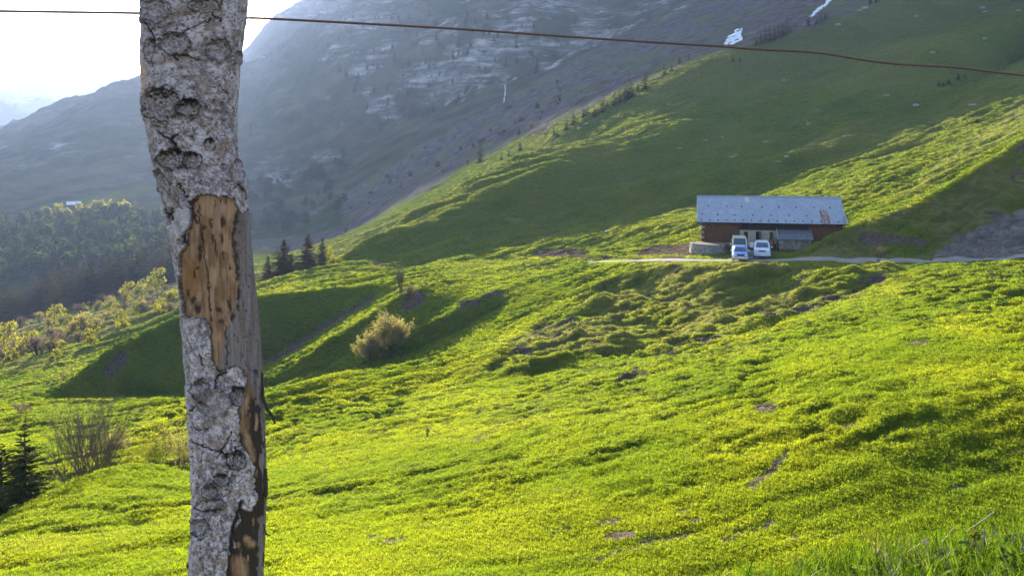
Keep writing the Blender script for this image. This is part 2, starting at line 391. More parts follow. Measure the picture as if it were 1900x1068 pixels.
def ground_xy(x, y): return ground(CX+x/y*F, y)
def hit(px, py, dmin=5.0, dmax=5000.0):
    """the first land seen at a pixel beyond dmin"""
    i = int(round(float(np.interp(px, PXG, np.arange(NX)))))
    j0 = int(np.searchsorted(DG, dmin)); col = PYF[j0:, i]; w = np.nonzero((col[:-1] > py) & (col[1:] <= py))[0]
    if len(w) == 0: w = [int(np.argmin(np.abs(col[:max(2, int(np.searchsorted(DG, dmax))-j0)]-py)))]
    return ground(px, min(DG[j0+w[0]], dmax))

# ground cover, by place
dirt = stroke([(490,676),(530,655),(565,632),(600,604),(640,582),(690,552)], 6, 98, 118, 8) * 0.9
dirt = np.maximum(dirt, stroke([(200,690),(225,668)], 15, 78, 110, 8)); dirt = np.maximum(dirt, stroke([(755,565),(775,552)], 14, 98, 112))
dirt = np.maximum(dirt, stroke([(1395,898),(1425,870),(1464,840)], 8, 12, 45, 10)*0.95)
for a, b, r in ((1130,965,9),(1265,945,6),(1285,965,5),(1685,822,5),(1760,848,5),(1890,835,6),(730,1000,7),(690,995,5),(1420,755,9),(1555,990,6),(1475,995,6),(1150,990,12),(1770,900,6),(870,560,8),(915,545,8),(1470,445,3)):
    dirt = np.maximum(dirt, stroke([(a-r*2, b+2), (a+r*2, b-2)], r*0.8, 8, 110, 8)*0.85)
greybank = region([(1725,478),(1750,452),(1800,425),(1850,400),(1905,378),(2100,330),(2100,478)], 2, 70, 112, 14)
dirt = np.maximum(dirt, stroke([(1190,480),(1090,478),(1000,476.5),(968,474)], 1.8, 92, 140, 1.5)*0.8)
earthbits = slump*sstep(0.22, 0.4, fbm(wx/3.5, wy/1.8, 4, 104))*0.9
earthbits = np.maximum(earthbits, spurface*sstep(0.10, 0.3, fbm(X2/3, Z2/1.4, 4, 106)+0.04)*0.9)
dirt = np.maximum(np.maximum(dirt, earthbits), greybank); Z2 += greybank*(ridged(X2/1.3+Z2/1.5, Z2/0.9, 4, 69)-0.45)*0.55
PYF = HZ - Z2/D2*F
for a, b, c_, d_ in ((1180,1000,1290,985),(1100,1035,1210,1000),(1330,1010,1440,960),(1020,985,1060,975),(1560,790,1590,780),(1690,640,1720,634),(1150,700,1200,690),(880,815,900,810)):
    dirt = np.maximum(dirt, stroke([(a, b), (c_, d_)], 5, 10, 90, 14)*0.75)
bankbrown = region([(985,470),(1000,458),(1085,464),(1085,477),(990,477)], 2, 95, 140, 2) + region([(1170,473),(1210,458),(1285,452),(1300,470),(1280,474)], 2, 85, 115, 3)
dirt = np.maximum(dirt, bankbrown*0.75)
dry = np.clip(0.75*slump + 1.0*spurface, 0, 1)*sstep(-0.35, 0.25, fbm(X2/6, Y2/6, 3, 108)+0.1)
dry = np.maximum(dry, region([(-200,760),(0,690),(90,690),(210,612),(330,560),(345,470),(330,500),(140,575),(-200,640)], 5, 108, 330, 14)*sstep(-0.3, 0.2, fbm(X2/16, Y2/10, 3, 110)))
dry = np.maximum(dry, stroke([(1240,500),(1180,545),(1130,590),(1080,630)], 26, 60, 110, 16)*0.6)
dry = np.maximum(dry, region([(1640,400),(1700,330),(1780,270),(1900,180),(1900,240),(1750,330)], 6, 108, 160, 14)*0.45)
dry = np.maximum(dry, sstep(0.22, 0.5, fbm(X2/7+9, Y2/7, 4, 112))*0.18*pasture)
scree = sstep(255, 300, D2 + fbm(X2/30, Y2/30, 3, 114)*60)*region([(560,470),(700,420),(870,300),(1030,228),(1200,155),(1400,88),(1500,52),(1650,-10),(1800,-200),(1250,-200),(1250,20),(1050,120),(930,190),(800,262),(650,350),(480,430),(440,460)], 5, 240, 960, 14)
rockm = np.maximum(cliff*sstep(-0.25, 0.15, fbm(X2/60, Z2/40, 4, 116)), 0)
rockm = np.maximum(rockm, mtn*sstep(0.02, 0.4, fbm(X2/140, Z2/90, 5, 118))*0.8)
rockm = np.maximum(rockm, stroke([(520,330),(505,300)], 14, 600, 1100, 16)); rockm = np.maximum(rockm, stroke([(535,345),(525,310)], 10, 600, 1100, 16)*0.9)
rockm = np.maximum(rockm, stroke([(1215,46),(1290,2)], 3.5, 700, 1600, 2)); rockm = np.maximum(rockm, stroke([(1040,15),(1050,0)], 4, 900, 2500, 3))
wood = np.clip(mtn*sstep(0.05, 0.3, fbm(X2/48+7, Z2/36, 5, 120))*(1-0.8*rockm) + region([(440,470),(470,330),(560,290),(620,330),(640,420)], 6, 400, 1100, 20)*sstep(-0.2, 0.2, fbm(X2/50, Y2/50, 4, 122)), 0, 1)
wood = np.maximum(wood, np.clip(sstep(285, 315, D2)*(1-sstep(600, 640, D2))*(1-sstep(400, 470, PX2)), 0, 1))
alp = np.clip(sstep(330, 480, D2+fbm(X2/60, Y2/60, 3, 128)*120)*(1-0.85*region([(100,385),(150,368),(320,338),(360,345),(200,375)], 3, 640, 860, 6)) + 0.55*sstep(190, 300, D2)*sstep(900, 1300, PX2), 0, 1)
hay = sstep(-0.3, 0.4, fbm(X2/24, Y2/24, 4, 124))
RDL = [((x-CX)/F*d, d) for x, d in ((2700,66),(2300,70),(2000,74.3),(1900,75.8),(1700,79.8),(1500,84.6),(1400,86.8),(1300,89.4),(1240,92.8),(1180,97.5))]
road_zone = np.clip(1.6-dist_line(X2, Y2, RDL)/1.15, 0, 1)
road_zone = np.maximum(road_zone, np.clip(1.6-dist_line(X2, Y2, [((x-CX)/F*d, d) for x, d in ((1395,88),(1398,93),(1402,96))])/2.0, 0, 1))
road_zone = np.maximum(road_zone, stroke([(1232,480),(1265,479)], 5, 85, 100, 2)); road_zone = np.maximum(road_zone, stroke([(962,474),(978,474)], 3, 115, 140, 2)); road_zone = np.maximum(road_zone, stroke([(692,490),(715,489)], 2.5, 135, 155, 2))
dirt = np.maximum(dirt, road_zone*0.8)
def sheet(name, j0, j1, mats):
    n = j1-j0+1; idx = np.arange(n*NX).reshape(n, NX)
    f = np.stack([idx[:-1, :-1], idx[:-1, 1:], idx[1:, 1:], idx[1:, :-1]], -1).reshape(-1, 4)
    s = np.s_[j0:j1+1]
    me = make_mesh(name, np.stack([X2[s], Y2[s], Z2[s]], -1).reshape(-1, 3), f, mats, None, True)
    for k, a in (('dirt', dirt), ('dry', dry), ('scree', scree), ('rock', rockm), ('wood', wood), ('hay', hay), ('grey', greybank), ('alp', alp)):
        at = me.attributes.new(k, 'FLOAT', 'POINT'); at.data.foreach_set('value', a[s].astype(np.float32).ravel())
    return tag(mesh_obj(name, me), kind='structure')
def ground_material(name):
    t = NT(name); p = t.geo(); A = lambda k: t.attr(k).outputs['Fac']
    n_big, n_mid, n_fine = t.noise(p, 0.09, 4), t.noise(p, 0.55, 5), t.noise(p, 3.2, 5, 0.65)
    flatp = t.scale(p, (0.7, 1.0, 2.4)); n_str = t.noise(flatp, 1.1, 5, 0.6)
    g = t.mix(t.ramp(n_big, [(0.35, 0.0), (0.65, 1.0)]), (0.060, 0.105, 0.009), (0.095, 0.120, 0.012))
    g = t.mix(t.ramp(n_str, [(0.42, 0.0), (0.62, 1.0)]), t.mix(0.55, g, (0.030, 0.060, 0.007)), g)
    g = t.mix(t.math('MULTIPLY', t.ramp(n_fine, [(0.45, 0.0), (0.75, 1.0)]), 0.5), g, (0.11, 0.13, 0.022))
    dryc = t.mix(t.ramp(n_mid, [(0.35, 0.0), (0.65, 1.0)]), (0.115, 0.115, 0.035), (0.21, 0.175, 0.07))
    far = t.mix(A('hay'), g, t.mix(0.4, g, (0.16, 0.15, 0.04)))
    c = t.mix(t.math('MULTIPLY', A('dry'), t.ramp(n_mid, [(0.3, 0.55), (0.6, 1.0)])), far, dryc)
    dirtc = t.mix(t.ramp(n_fine, [(0.35, 0.0), (0.7, 1.0)]), (0.050, 0.036, 0.026), (0.14, 0.11, 0.085))
    h_ = 0
    dirtc = t.mix(A('grey'), dirtc, t.mix(t.ramp(t.noise(t.scale(p, (1, 1, 0.5)), 0.9, 5, 0.7), [(0.35, 0), (0.65, 1)]), (0.085, 0.072, 0.068), (0.21, 0.18, 0.17)))
    c = t.mix(t.ramp(t.math('ADD', A('dirt'), t.math('MULTIPLY', t.math('SUBTRACT', n_mid, 0.5), 1.4)), [(0.42, 0.0), (0.62, 1.0)]), c, dirtc)
    alp = t.mix(t.ramp(t.noise(p, 0.02, 7, 0.7), [(0.38, 0), (0.64, 1)]), (0.036, 0.037, 0.021), (0.098, 0.093, 0.056))
    c = t.mix(A('alp'), c, alp)
    n_sc = t.noise(p, 0.13, 6, 0.7); n_sc2 = t.noise(t.scale(p, (1, 0.5, 1)), 0.035, 4, 0.6)
    screec = t.mix(t.ramp(n_sc, [(0.38, 0.0), (0.66, 1.0)]), (0.050, 0.042, 0.043), (0.135, 0.118, 0.118))
    screec = t.mix(t.ramp(n_sc2, [(0.5, 0.0), (0.62, 0.8)]), screec, (0.085, 0.10, 0.04))
    c = t.mix(t.ramp(t.math('ADD', A('scree'), t.math('MULTIPLY', t.math('SUBTRACT', n_sc, 0.5), 1.8)), [(0.25, 0.0), (0.75, 1.0)]), c, screec)
    woodc = t.mix(t.ramp(t.noise(p, 0.12, 5, 0.7), [(0.35, 0), (0.7, 1)]), (0.018, 0.030, 0.012), (0.06, 0.075, 0.025))
    c = t.mix(A('wood'), c, woodc)
    n_rk = t.noise(t.scale(p, (0.8, 0.8, 2.2)), 0.04, 9, 0.72, 0.35)
    rockc = t.mix(t.ramp(n_rk, [(0.36, 0.0), (0.66, 1.0)]), (0.055, 0.052, 0.048), (0.40, 0.375, 0.355))
    strata = t.noise(t.scale(p, (0.006, 0.006, 0.11)), 1.0, 5, 0.65, 0.8); crev = t.noise(t.scale(p, (1, 1, 0.25)), 0.055, 5, 0.7)
    rockc = t.mix(t.ramp(strata, [(0.44, 0.75), (0.54, 0.0)]), rockc, (0.055, 0.058, 0.042)); rockc = t.mix(t.ramp(crev, [(0.36, 0.8), (0.46, 0.0)]), rockc, (0.035, 0.034, 0.032))  # crevice darkening stands in for shade the backlit rock relief lacks
    c = t.mix(t.ramp(t.math('ADD', A('rock'), t.math('MULTIPLY', t.math('SUBTRACT', n_rk, 0.5), 2.6)), [(0.3, 0.0), (0.95, 1.0)]), c, rockc)
    h = t.math('ADD', t.math('MULTIPLY', n_fine, 0.35), t.math('ADD', n_str, t.math('MULTIPLY', t.noise(p, 9.0, 3), 0.2)))
    nb = t.bump(h, 0.75, 0.5)
    nb = t.bump(t.noise(p, 0.16, 6, 0.7), 0.55, 2.5, nb)
    b = t.pbr(c, 0.95, 0.05, nb)
    b.inputs['Sheen Weight'].default_value = 0.0
    return t, c, nb, b
t, c, nb, b = ground_material('pasture')
M_PASTURE = t.done(t.leafy(c, t.mix(1.0, c, (1.5, 1.35, 0.6), 'MULTIPLY'), 0.0, nb))
JA, JB = int(np.searchsorted(DG, 345)), int(np.searchsorted(DG, 960))
sheet('ground', 0, JA, M_PASTURE); sheet('hills', JA, JB, M_PASTURE); sheet('mountains', JB, NU-1, M_PASTURE)
ZMIN, ZMAX = float(Z2.min()), float(Z2.max())
# ------------------------------------------------------------------ road
RD = [(2700,66),(2300,70),(2000,74.3),(1900,75.8),(1700,79.8),(1500,84.6),(1400,86.8),(1300,89.4),(1240,92.8),(1180,97.5)]
def roadline(pts, w, name, mat, lift=0.05, step=0.8):
    P = [((x-CX)/F*d, d) for x, d in pts]; out = []
    for i in range(len(P)-1):
        p0, p1, p2, p3 = [Vector(P[min(max(k, 0), len(P)-1)]) for k in (i-1, i, i+1, i+2)]; n = max(2, int((p2-p1).length/step))
        for k in range(n):
            s_ = k/n; out.append(0.5*((2*p1)+(p2-p0)*s_+(2*p0-5*p1+4*p2-p3)*s_*s_+(3*p1-p0-3*p2+p3)*s_**3))
    vs, K = [], 7
    for i, p in enumerate(out):
        tg = (out[min(i+1, len(out)-1)]-out[max(i-1, 0)]).normalized(); nn = Vector((tg.y, -tg.x)); ww = w*(1+0.12*vnoise(i*0.13, 0.5, 7))
        row = []
        for k in range(K):
            q = p+nn*ww*((k/(K-1))-0.5); row.append(ground_xy(q.x, q.y))
        zz = [r.z for r in row]
        for k, r in enumerate(row): r.z = max(zz[max(k-1, 0):k+2])+lift*(0.2 if k in (0, K-1) else 1)
        vs += row
    fs = [(i*K+k, i*K+k+1, (i+1)*K+k+1, (i+1)*K+k) for i in range(len(out)-1) for k in range(K-1)]
    me = make_mesh(name, [tuple(v) for v in vs], fs, mat, None, True)
    return tag(mesh_obj(name, me), kind='structure')
t = NT('gravel_road'); p = t.geo(); n = t.noise(p, 1.3, 5, 0.65); n2 = t.noise(p, 9, 4)
M_ROAD = t.done(t.pbr(t.mix(t.math('MULTIPLY', n2, 0.4), t.mix(t.ramp(n, [(0.3, 0), (0.7, 1)]), (0.15, 0.138, 0.125), (0.27, 0.245, 0.22)), (0.30, 0.275, 0.25)), 0.95, 0.1).outputs[0])
roadline(RD, 1.9, 'road', M_ROAD)
roadline([(1397,88.3),(1398,90.5),(1400,93),(1404,95.5)], 3.6, 'yard', M_ROAD, 0.03)
roadline([(1183,97.2),(1140,100.5),(1090,106)], 1.1, 'track', M_ROAD, 0.03)
# ------------------------------------------------------------------ the dead trunk in front and the wire behind it
LT = [(-620,292,492),(-200,280,478),(0,267,462),(50,265,457),(100,262,449),(150,264,445),(200,267,441),(250,275,442),(300,284,447),(340,294,458),(400,307,466),(450,318,468),(500,327,473),(550,333,479),(600,337,484),(650,342,488),(700,346,491),(750,348,493),(800,352,494),(850,355,496),(900,357,497),(950,357,496),(1000,356,494),(1068,352,491),(1300,340,488),(1750,318,492)]
LT = np.array(LT, float); TD = 2.05
gz = ground(425, TD).z; py_base = HZ - (gz-0.08)/TD*F
rows = np.concatenate([seg(-620, -45, 46), seg(-45, 1110, 840), np.linspace(1110, py_base, 40)])
def smooth_tab(k):
    v = np.interp(rows, LT[:, 0], LT[:, k]); ker = np.hanning(31); ker /= ker.sum()
    return np.convolve(np.pad(v, 15, mode='edge'), ker, 'valid')
tl, tr_ = smooth_tab(1), smooth_tab(2)
th = np.concatenate([np.radians(np.linspace(-102, 102, 216)), np.radians(np.linspace(102, 258, 30))[1:-1]])
NR, NC = len(rows), len(th)
TH, PYR = np.meshgrid(th, rows); C_ = ((tl+tr_)/2)[:, None]; R_ = ((tr_-tl)/2)[:, None]
Q = np.sin(TH); front = np.cos(TH) > -0.1
GX = C_ + R_*Q + np.where(front, 0, 300)
AR = TH*95.0                                             # arc coordinate in pixels
def z2(pts): return [(260+x/2.887, 330+y/2.887) for x, y in pts]
def z3(pts): return [(300+x/2.754, 680+y/2.754) for x, y in pts]
woodpoly = z2([(265,130),(300,97),(360,82),(410,100),(460,95),(500,112),(515,150),(522,178),(545,190),(566,180),(582,168),(900,168),(900,1068)]) + \
    [(560,1300),(430,1250),(418,1120)] + z3([(330,1068),(340,960),(380,920),(370,860),(400,790),(402,725),(450,742),(490,690),(478,640),(470,560),(482,520),(440,460),(397,370),(402,290),(388,222),(412,180),(420,110),(432,60),(405,25)]) + \
    z2([(560,1042),(520,1000),(430,1040),(410,1035),(385,960),(390,900),(375,800),(360,760),(320,745),(240,740),(230,680),(215,600),(210,520),(215,420),(230,380),(262,350),(258,300),(278,260),(285,200)])
jx = GX + fbm(GX/7, PYR/7, 3, 201)*5; jy = PYR + fbm(GX/7+50, PYR/7, 3, 202)*6
WOOD = in_poly(jx, jy, woodpoly) & (Q < 0.985) & front
flakepoly = z2([(207,165),(280,168),(281,238),(250,290),(212,332),(190,300),(184,220)])
FLAKE = in_poly(jx, jy, flakepoly) & ~WOOD
# bark relief
big = fbm(AR/40, PYR/55, 4, 210); mid = fbm(AR/11, PYR/9, 4, 211); fine = fbm(AR/3.2, PYR/2.6, 3, 212)
d1, d2, cid = worley(AR/26+fbm(AR/20, PYR/20, 2, 213)*0.8, PYR/20+fbm(AR/20, PYR/20, 2, 214)*0.8, 215)
e1, e2, cid2 = worley(AR/8, PYR/5.5, 216)
edge = np.clip(1-(d2-d1)/0.10, 0, 1)*sstep(-0.05, 0.25, fbm(AR/50, PYR/60, 2, 217)+0.05)
lowr = sstep(560, 800, PYR)
scale_ = (e2-e1)
disp = 0.0085 + big*0.005 + mid*0.0018 + fine*0.0008 + np.clip(scale_, 0, 0.5)*0.0022 - edge*0.004 + lowr*(mid*0.003+np.clip(cid-0.5, -0.5, 0.5)*0.003)
lerp = lambda a, b, t: np.asarray(a)*(1-t[..., None]) + np.asarray(b)*t[..., None]
colr = lerp((0.125, 0.108, 0.106), (0.35, 0.322, 0.338), sstep(-0.42, 0.38, mid*0.8+big*0.5+fine*0.5))
colr = lerp(colr, (0.17, 0.125, 0.095), 0.7*sstep(0.0, 0.4, fbm(AR/26, PYR/16, 4, 218)))
colr = lerp(colr, (0.52, 0.50, 0.53), 0.6*sstep(0.15, 0.45, fbm(AR/14, PYR/12, 4, 219))*(0.35+0.65*sstep(560, 720, PYR)))
colr = lerp(colr, (0.045, 0.038, 0.036), 0.85*sstep(0.24, 0.4, fbm(AR/6, PYR/3.6, 3, 220)))
colr = lerp(colr, (0.05, 0.042, 0.04), 0.8*edge**2)
def crack(pts, w, depth=0.006):
    global disp, colr
    m = np.clip(1.5-dist_line(jx, jy, pts)/w, 0, 1)*front; disp = disp-depth*m; colr = lerp(colr, (0.018, 0.015, 0.014), m)
for pts, w in (([(325,100),(345,103),(368,111)],1.6),([(329,103),(329,112)],2.5),([(298,246),(316,258),(327,268),(329,282)],3.6),([(318,256),(334,250)],2),([(331,340),(348,368)],1.3),
               ([(444,341),(455,358),(461,375)],2),([(430,350),(444,341)],1.2),([(308,392),(325,402)],3),([(303,395),(314,400)],3.5),([(322,388),(322,420)],2.2),([(340,60),(372,45),(392,38)],1),
               ([(391,25),(391,30),(410,38)],1.5),([(404,160),(420,172),(424,180)],1.2),([(335,415),(345,445),(352,470)],3),([(350,815),(385,830),(420,842)],1.6),([(358,735),(385,752)],1.5),([(360,790),(372,800),(388,795)],1.3),
               ([(355,940),(380,948),(410,946)],1.5),([(358,985),(375,1000),(385,985)],1.5),([(430,800),(415,830),(405,850)],1.2),([(452,826),(435,830)],1.4),([(378,680),(372,660)],1.5),([(275,45),(288,65),(293,85),(286,100)],1.6),
               ([(418,690),(400,700),(401,720)],2),([(365,752),(352,770)],1.5),([(440,1068),(428,1010),(438,960),(448,930)],4.5)): crack(pts, w)
KNOTS = [(292,18,24,25,0.35,0),(326,82,24,20,0.5,1),(402,93,20,20,0.35,2),(302,192,31,29,0.8,3),(350,200,18,16,1.0,4),(324,295,24,17,0.9,5),(358,298,14,15,0.85,6),(297,333,10,17,0.3,7),(386,268,9,11,0.8,8),
         (378,10,26,13,0.6,9),(376,722,15,17,0.5,10),(440,734,13,17,1.0,11),(400,748,25,25,0.12,12),(436,853,17,16,1.0,13),(412,890,13,11,0.95,14),(392,912,13,14,0.6,15),(284,92,8,20,0.5,16),(440,107,8,11,0.4,17),(372,978,16,14,0.5,18),(402,932,14,8,0.55,19),(380,200,4,4,0.9,20),(409,192,4,3,0.9,21),(411,309,5,5,0.9,22),(356,255,3,4,0.9,23),(438,318,12,20,0.15,24)]
KID = np.full(GX.shape, -1)
for kx, ky, rx, ry, dark, i in KNOTS:
    rx, ry = rx*1.08, ry*1.08
    e = np.hypot((GX-kx)/rx, (PYR-ky)/ry) + fbm(GX/6, PYR/6, 3, 230+i)*0.35 + np.where(front, 0, 9)
    ins = e < 1
    ring = np.sin(e*(17 if rx > 12 else 9)+fbm(GX/9, PYR/9, 2, 240+i)*4)
    up = sstep(0.1, 0.9, (ky-PYR)/ry+fbm(GX/5, PYR/5, 3, 250+i)*0.8)
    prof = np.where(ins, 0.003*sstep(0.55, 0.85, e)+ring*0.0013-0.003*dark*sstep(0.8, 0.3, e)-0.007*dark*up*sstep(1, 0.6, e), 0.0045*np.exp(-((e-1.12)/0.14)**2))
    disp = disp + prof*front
    colr = np.where((ins & front)[..., None], lerp(lerp(colr, (0.20, 0.18, 0.175), np.full(e.shape, 0.4)), (0.02, 0.016, 0.014), np.clip(dark*(1.25*up**1.1)+0.55*(ring < -0.45)*dark+0.5*sstep(0.15, 0.4, fbm(GX/4, PYR/3, 3, 260+i))*dark, 0, 1)), colr)  # upper crescent paints the overhang's shadow; rings and blotches are the knot's own
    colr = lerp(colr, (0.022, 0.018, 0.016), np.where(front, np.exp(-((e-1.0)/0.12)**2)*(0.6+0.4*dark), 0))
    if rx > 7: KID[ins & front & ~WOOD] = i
disp = np.where(FLAKE, disp+0.007, disp)
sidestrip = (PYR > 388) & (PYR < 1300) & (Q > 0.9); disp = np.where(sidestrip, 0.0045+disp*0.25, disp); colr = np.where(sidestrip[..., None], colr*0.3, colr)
fl_edge = blur(FLAKE.astype(float), 2); colr = np.where(FLAKE[..., None], lerp(colr, (0.42, 0.40, 0.42), np.full(GX.shape, 0.5)), lerp(colr, (0.02, 0.017, 0.016), np.clip(fl_edge*2.2, 0, 1)))
# the bark thins and chars towards the bare patch
wsoft = blur(WOOD.astype(float), 5); colr = lerp(colr, (0.03, 0.025, 0.022), np.where(WOOD, 0, np.clip(wsoft*2.4-0.35, 0, 1)*sstep(-0.3, 0.3, fbm(GX/6, PYR/9, 3, 270)+0.1)))
colr = lerp(colr, (0.36, 0.26, 0.19), np.where(front, np.clip(1.3-np.hypot((GX-268)/9, (PYR-145)/38), 0, 1), 0))
# bare wood
fib = fbm(GX/1.6, PYR/60, 4, 280); fib2 = fbm(GX/6, PYR/90, 3, 281)
wc = lerp((0.130, 0.072, 0.037), (0.225, 0.142, 0.085), sstep(-0.4, 0.4, fbm(GX/14, PYR/30, 4, 282)+fib*0.3))
def zp(x, y): return 260+x/2.887, 330+y/2.887
rx_, ry_ = zip(*[zp(*p) for p in ((512,180),(505,330),(520,440),(537,560),(520,640),(500,760),(465,800),(440,900),(430,1040))])
bx = np.interp(PYR, ry_, rx_, left=440, right=446); lowx = np.interp(PYR, [700, 760, 850, 900, 1000, 1100], [452, 478, 480, 484, 476, 470])
gmask = sstep(-4, 5, GX-np.where(PYR < 690, bx, lowx+4)+fbm(GX/5, PYR/16, 3, 283)*7)
greyw = lerp((0.085, 0.076, 0.076), (0.135, 0.124, 0.128), sstep(-0.35, 0.45, fib2+fib*0.8))
wc = lerp(wc, (0.075, 0.042, 0.024), 0.7*sstep(0.08, 0.34, fbm(GX/4.5, PYR/55, 4, 289)))
wc = lerp(wc, greyw, gmask*(0.72+0.28*sstep(-0.2, 0.2, fib2)))
wc = lerp(wc, (0.17, 0.08, 0.028), 0.85*np.clip(1.35-np.hypot((GX-zp(275,540)[0])/19, (PYR-zp(0,550)[1])/34)+fbm(GX/5, PYR/6, 3, 284)*0.6, 0, 1))
darkz = sstep(0.0, 0.25, fbm(GX/7, PYR/22, 4, 285)+np.where(PYR > 685, 0.48, -0.35)-0.5*gmask*(PYR > 685))*(PYR > 600)*sstep(640, 700, PYR)
galler = np.clip(1.35-dist_line(jx, jy, z3([(440,20),(457,70),(440,150),(418,235),(430,330),(447,400),(462,470)]))/7, 0, 1)
galler = np.maximum(galler, np.clip(1.35-dist_line(jx, jy, z3([(440,880),(460,905)]))/8, 0, 1)); galler = np.maximum(galler, np.clip(1.35-dist_line(jx, jy, z3([(395,1000),(412,1100)]))/14, 0, 1))
darkz = np.maximum(darkz*(1-galler), sstep(0.2, 0.5, wsoft*0-0.0+blur((~WOOD).astype(float), 5)*1.5+fbm(GX/4, PYR/12, 3, 286)*0.5-0.15)*0.9)
wd = fib*0.0006 + fbm(GX/12, PYR/25, 3, 287)*0.0012
def spot(zx, zy, a, b, amt=1.0, conv=zp):
    global darkz, wd
    x, y = conv(zx, zy); m = np.clip(1.5*(1.1-np.hypot((jx-x)/(a*0.75/2.887), (jy-y)/(b*1.45/2.887))), 0, 1)
    darkz = np.maximum(darkz, m*amt); wd = wd - 0.004*m
for s_ in ((450,235,20,24),(388,328,14,20),(402,365,7,30),(414,400,5,26),(342,272,16,16),(318,385,20,16),(315,425,24,22),(450,412,8,18),(487,480,10,12),(440,330,9,26),(500,745,18,26),(482,680,18,34),(535,620,10,40),(425,705,24,14),(440,130,5,14),(462,125,5,14),(435,770,26,10),(380,225,16,6),(372,250,6,14),(385,262,8,8),(530,690,9,20),(365,590,14,8),(270,660,30,16),(300,700,40,20),(250,620,12,20),(460,995,10,10),(400,150,3,30),(300,480,18,8),(285,510,10,22)): spot(*s_, 0.92)
for pts, w in ((z2([(312,150),(322,260),(343,400),(365,590),(374,700),(375,760)]), 1.3), (z2([(460,790),(466,900),(462,985)]), 1.1), (z2([(528,180),(505,300),(505,340),(520,440),(530,540)]), 3.0), (z2([(300,110),(270,135),(285,200),(300,240)]), 3.2)):
    m = np.clip(1.5-dist_line(jx, jy, pts)/w, 0, 1); darkz = np.maximum(darkz, m*0.9); wd = wd-0.003*m
wc = lerp(wc, (0.022, 0.016, 0.013), np.clip(darkz, 0, 1))
wd = wd + galler*0.003
hole = (fbm(GX/2.5, PYR/5, 2, 288) > 0.42) & (gmask > 0.5); wc = np.where(hole[..., None], wc*0.45, wc)
disp = np.where(WOOD, wd+0.007*sstep(0.3, 0.9, Q), disp); colr = np.where(WOOD[..., None], wc, colr)
ax0 = (C_-CX)/F*TD; an = np.hypot(ax0, TD); rad = R_/F*TD*(TD/an) - 0.008 + disp
tX = ax0 + rad*(np.sin(TH)*TD/an - np.cos(TH)*ax0/an); tY = TD + rad*(-np.sin(TH)*ax0/an - np.cos(TH)*TD/an); tZ = (HZ-PYR)/F*tY
tV = np.stack([tX, tY, tZ], -1).reshape(-1, 3); tC = colr.reshape(-1, 3)
ii = np.arange(NR*NC).reshape(NR, NC); nx_ = np.roll(ii, -1, axis=1)
tF = np.stack([ii[:-1], ii[1:], nx_[1:], nx_[:-1]], -1).reshape(-1, 4)
kind = np.where(WOOD, 1, np.where(FLAKE, 2, np.where(KID >= 0, 10+KID, 0)))[:-1].reshape(-1)
def col_material(name, bumpscale, stretch, strength, rough):
    t = NT(name); p = t.scale(t.geo(), stretch); a = t.attr('col').outputs['Color']
    n1, n2 = t.noise(p, 140, 6, 0.7), t.noise(p, 420, 4, 0.7); v = t.voro(p, 260)
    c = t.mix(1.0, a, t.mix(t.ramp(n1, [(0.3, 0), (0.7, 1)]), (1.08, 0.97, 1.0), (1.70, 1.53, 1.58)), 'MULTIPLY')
    h = t.math('ADD', t.math('MULTIPLY', n1, 0.7), t.math('ADD', t.math('MULTIPLY', n2, 0.3), t.math('MULTIPLY', v, 0.2)))
    return t.done(t.pbr(c, rough, 0.25, t.bump(h, strength, bumpscale)).outputs[0])
M_BARK = col_material('bark', 0.005, (1, 1, 1), 0.6, 0.9); M_WOOD = col_material('bare_wood', 0.002, (1, 1, 0.12), 0.5, 0.75)
base = Vector(((float(C_[-1, 0])-CX)/F*TD, TD, gz))
trunk = empty('dead_tree_trunk', base, 'grey dead tree trunk close by, its bark peeled off to bare tan wood', 'tree trunk')
def sub(name, sel, mat):
    f = tF[sel]; u, inv = np.unique(f, return_inverse=True)
    me = make_mesh(name, tV[u]-np.array(base), inv.reshape(f.shape), mat, None, True)
    ca = me.color_attributes.new('col', 'FLOAT_COLOR', 'POINT'); ca.data.foreach_set('color', np.concatenate([tC[u], np.ones((len(u), 1))], 1).astype(np.float32).ravel())
    return mesh_obj(name, me, trunk)
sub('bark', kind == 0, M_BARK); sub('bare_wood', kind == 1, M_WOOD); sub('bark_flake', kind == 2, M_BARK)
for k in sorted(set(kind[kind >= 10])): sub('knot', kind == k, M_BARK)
cap = tV.reshape(NR, NC, 3)[0]; cc = cap.mean(0) - np.array([0, 0, 0.02])
cv = np.concatenate([cap, cc[None]])-np.array(base); mesh_obj('broken_top', make_mesh('broken_top', cv, [(k, (k+1) % NC, NC) for k in range(NC)], simple('end_grain', (0.25, 0.18, 0.12))), trunk)
def tp(px, py, off=0.0): return Vector(((px-CX)/F*TD, TD-off, (HZ-py)/F*TD))-base
M_SPL = simple('dark_bark', (0.05, 0.04, 0.035), 0.9, 0.1)
for pts, w in (([(493,690),(496,735),(503,758),(511,774),(514,788)],0.0035),([(496,738),(504,752),(508,770)],0.002),([(499,868),(502,888),(501,915),(497,924)],0.004),([(498,886),(503,882),(507,889)],0.0015),([(495,975),(502,986),(508,991)],0.0018),([(494,968),(499,972)],0.0012),
               ([(268,92),(262,78),(265,62),(260,50)],0.004),([(270,100),(264,92),(262,84)],0.004),([(352,1062),(349,1045),(352,1035)],0.004)):
    mb = MB(); n = len(pts); mb.tube([tp(x-(6 if x > 400 else -3), y, 0.012*math.sin(i*1.3)) for i, (x, y) in enumerate(pts)], [w*(0.35+0.9*math.sin(math.pi*(i+0.6)/(n+0.4))) for i in range(n)], 5)
    mb.build('splinter', M_SPL, trunk)
wire = MB()
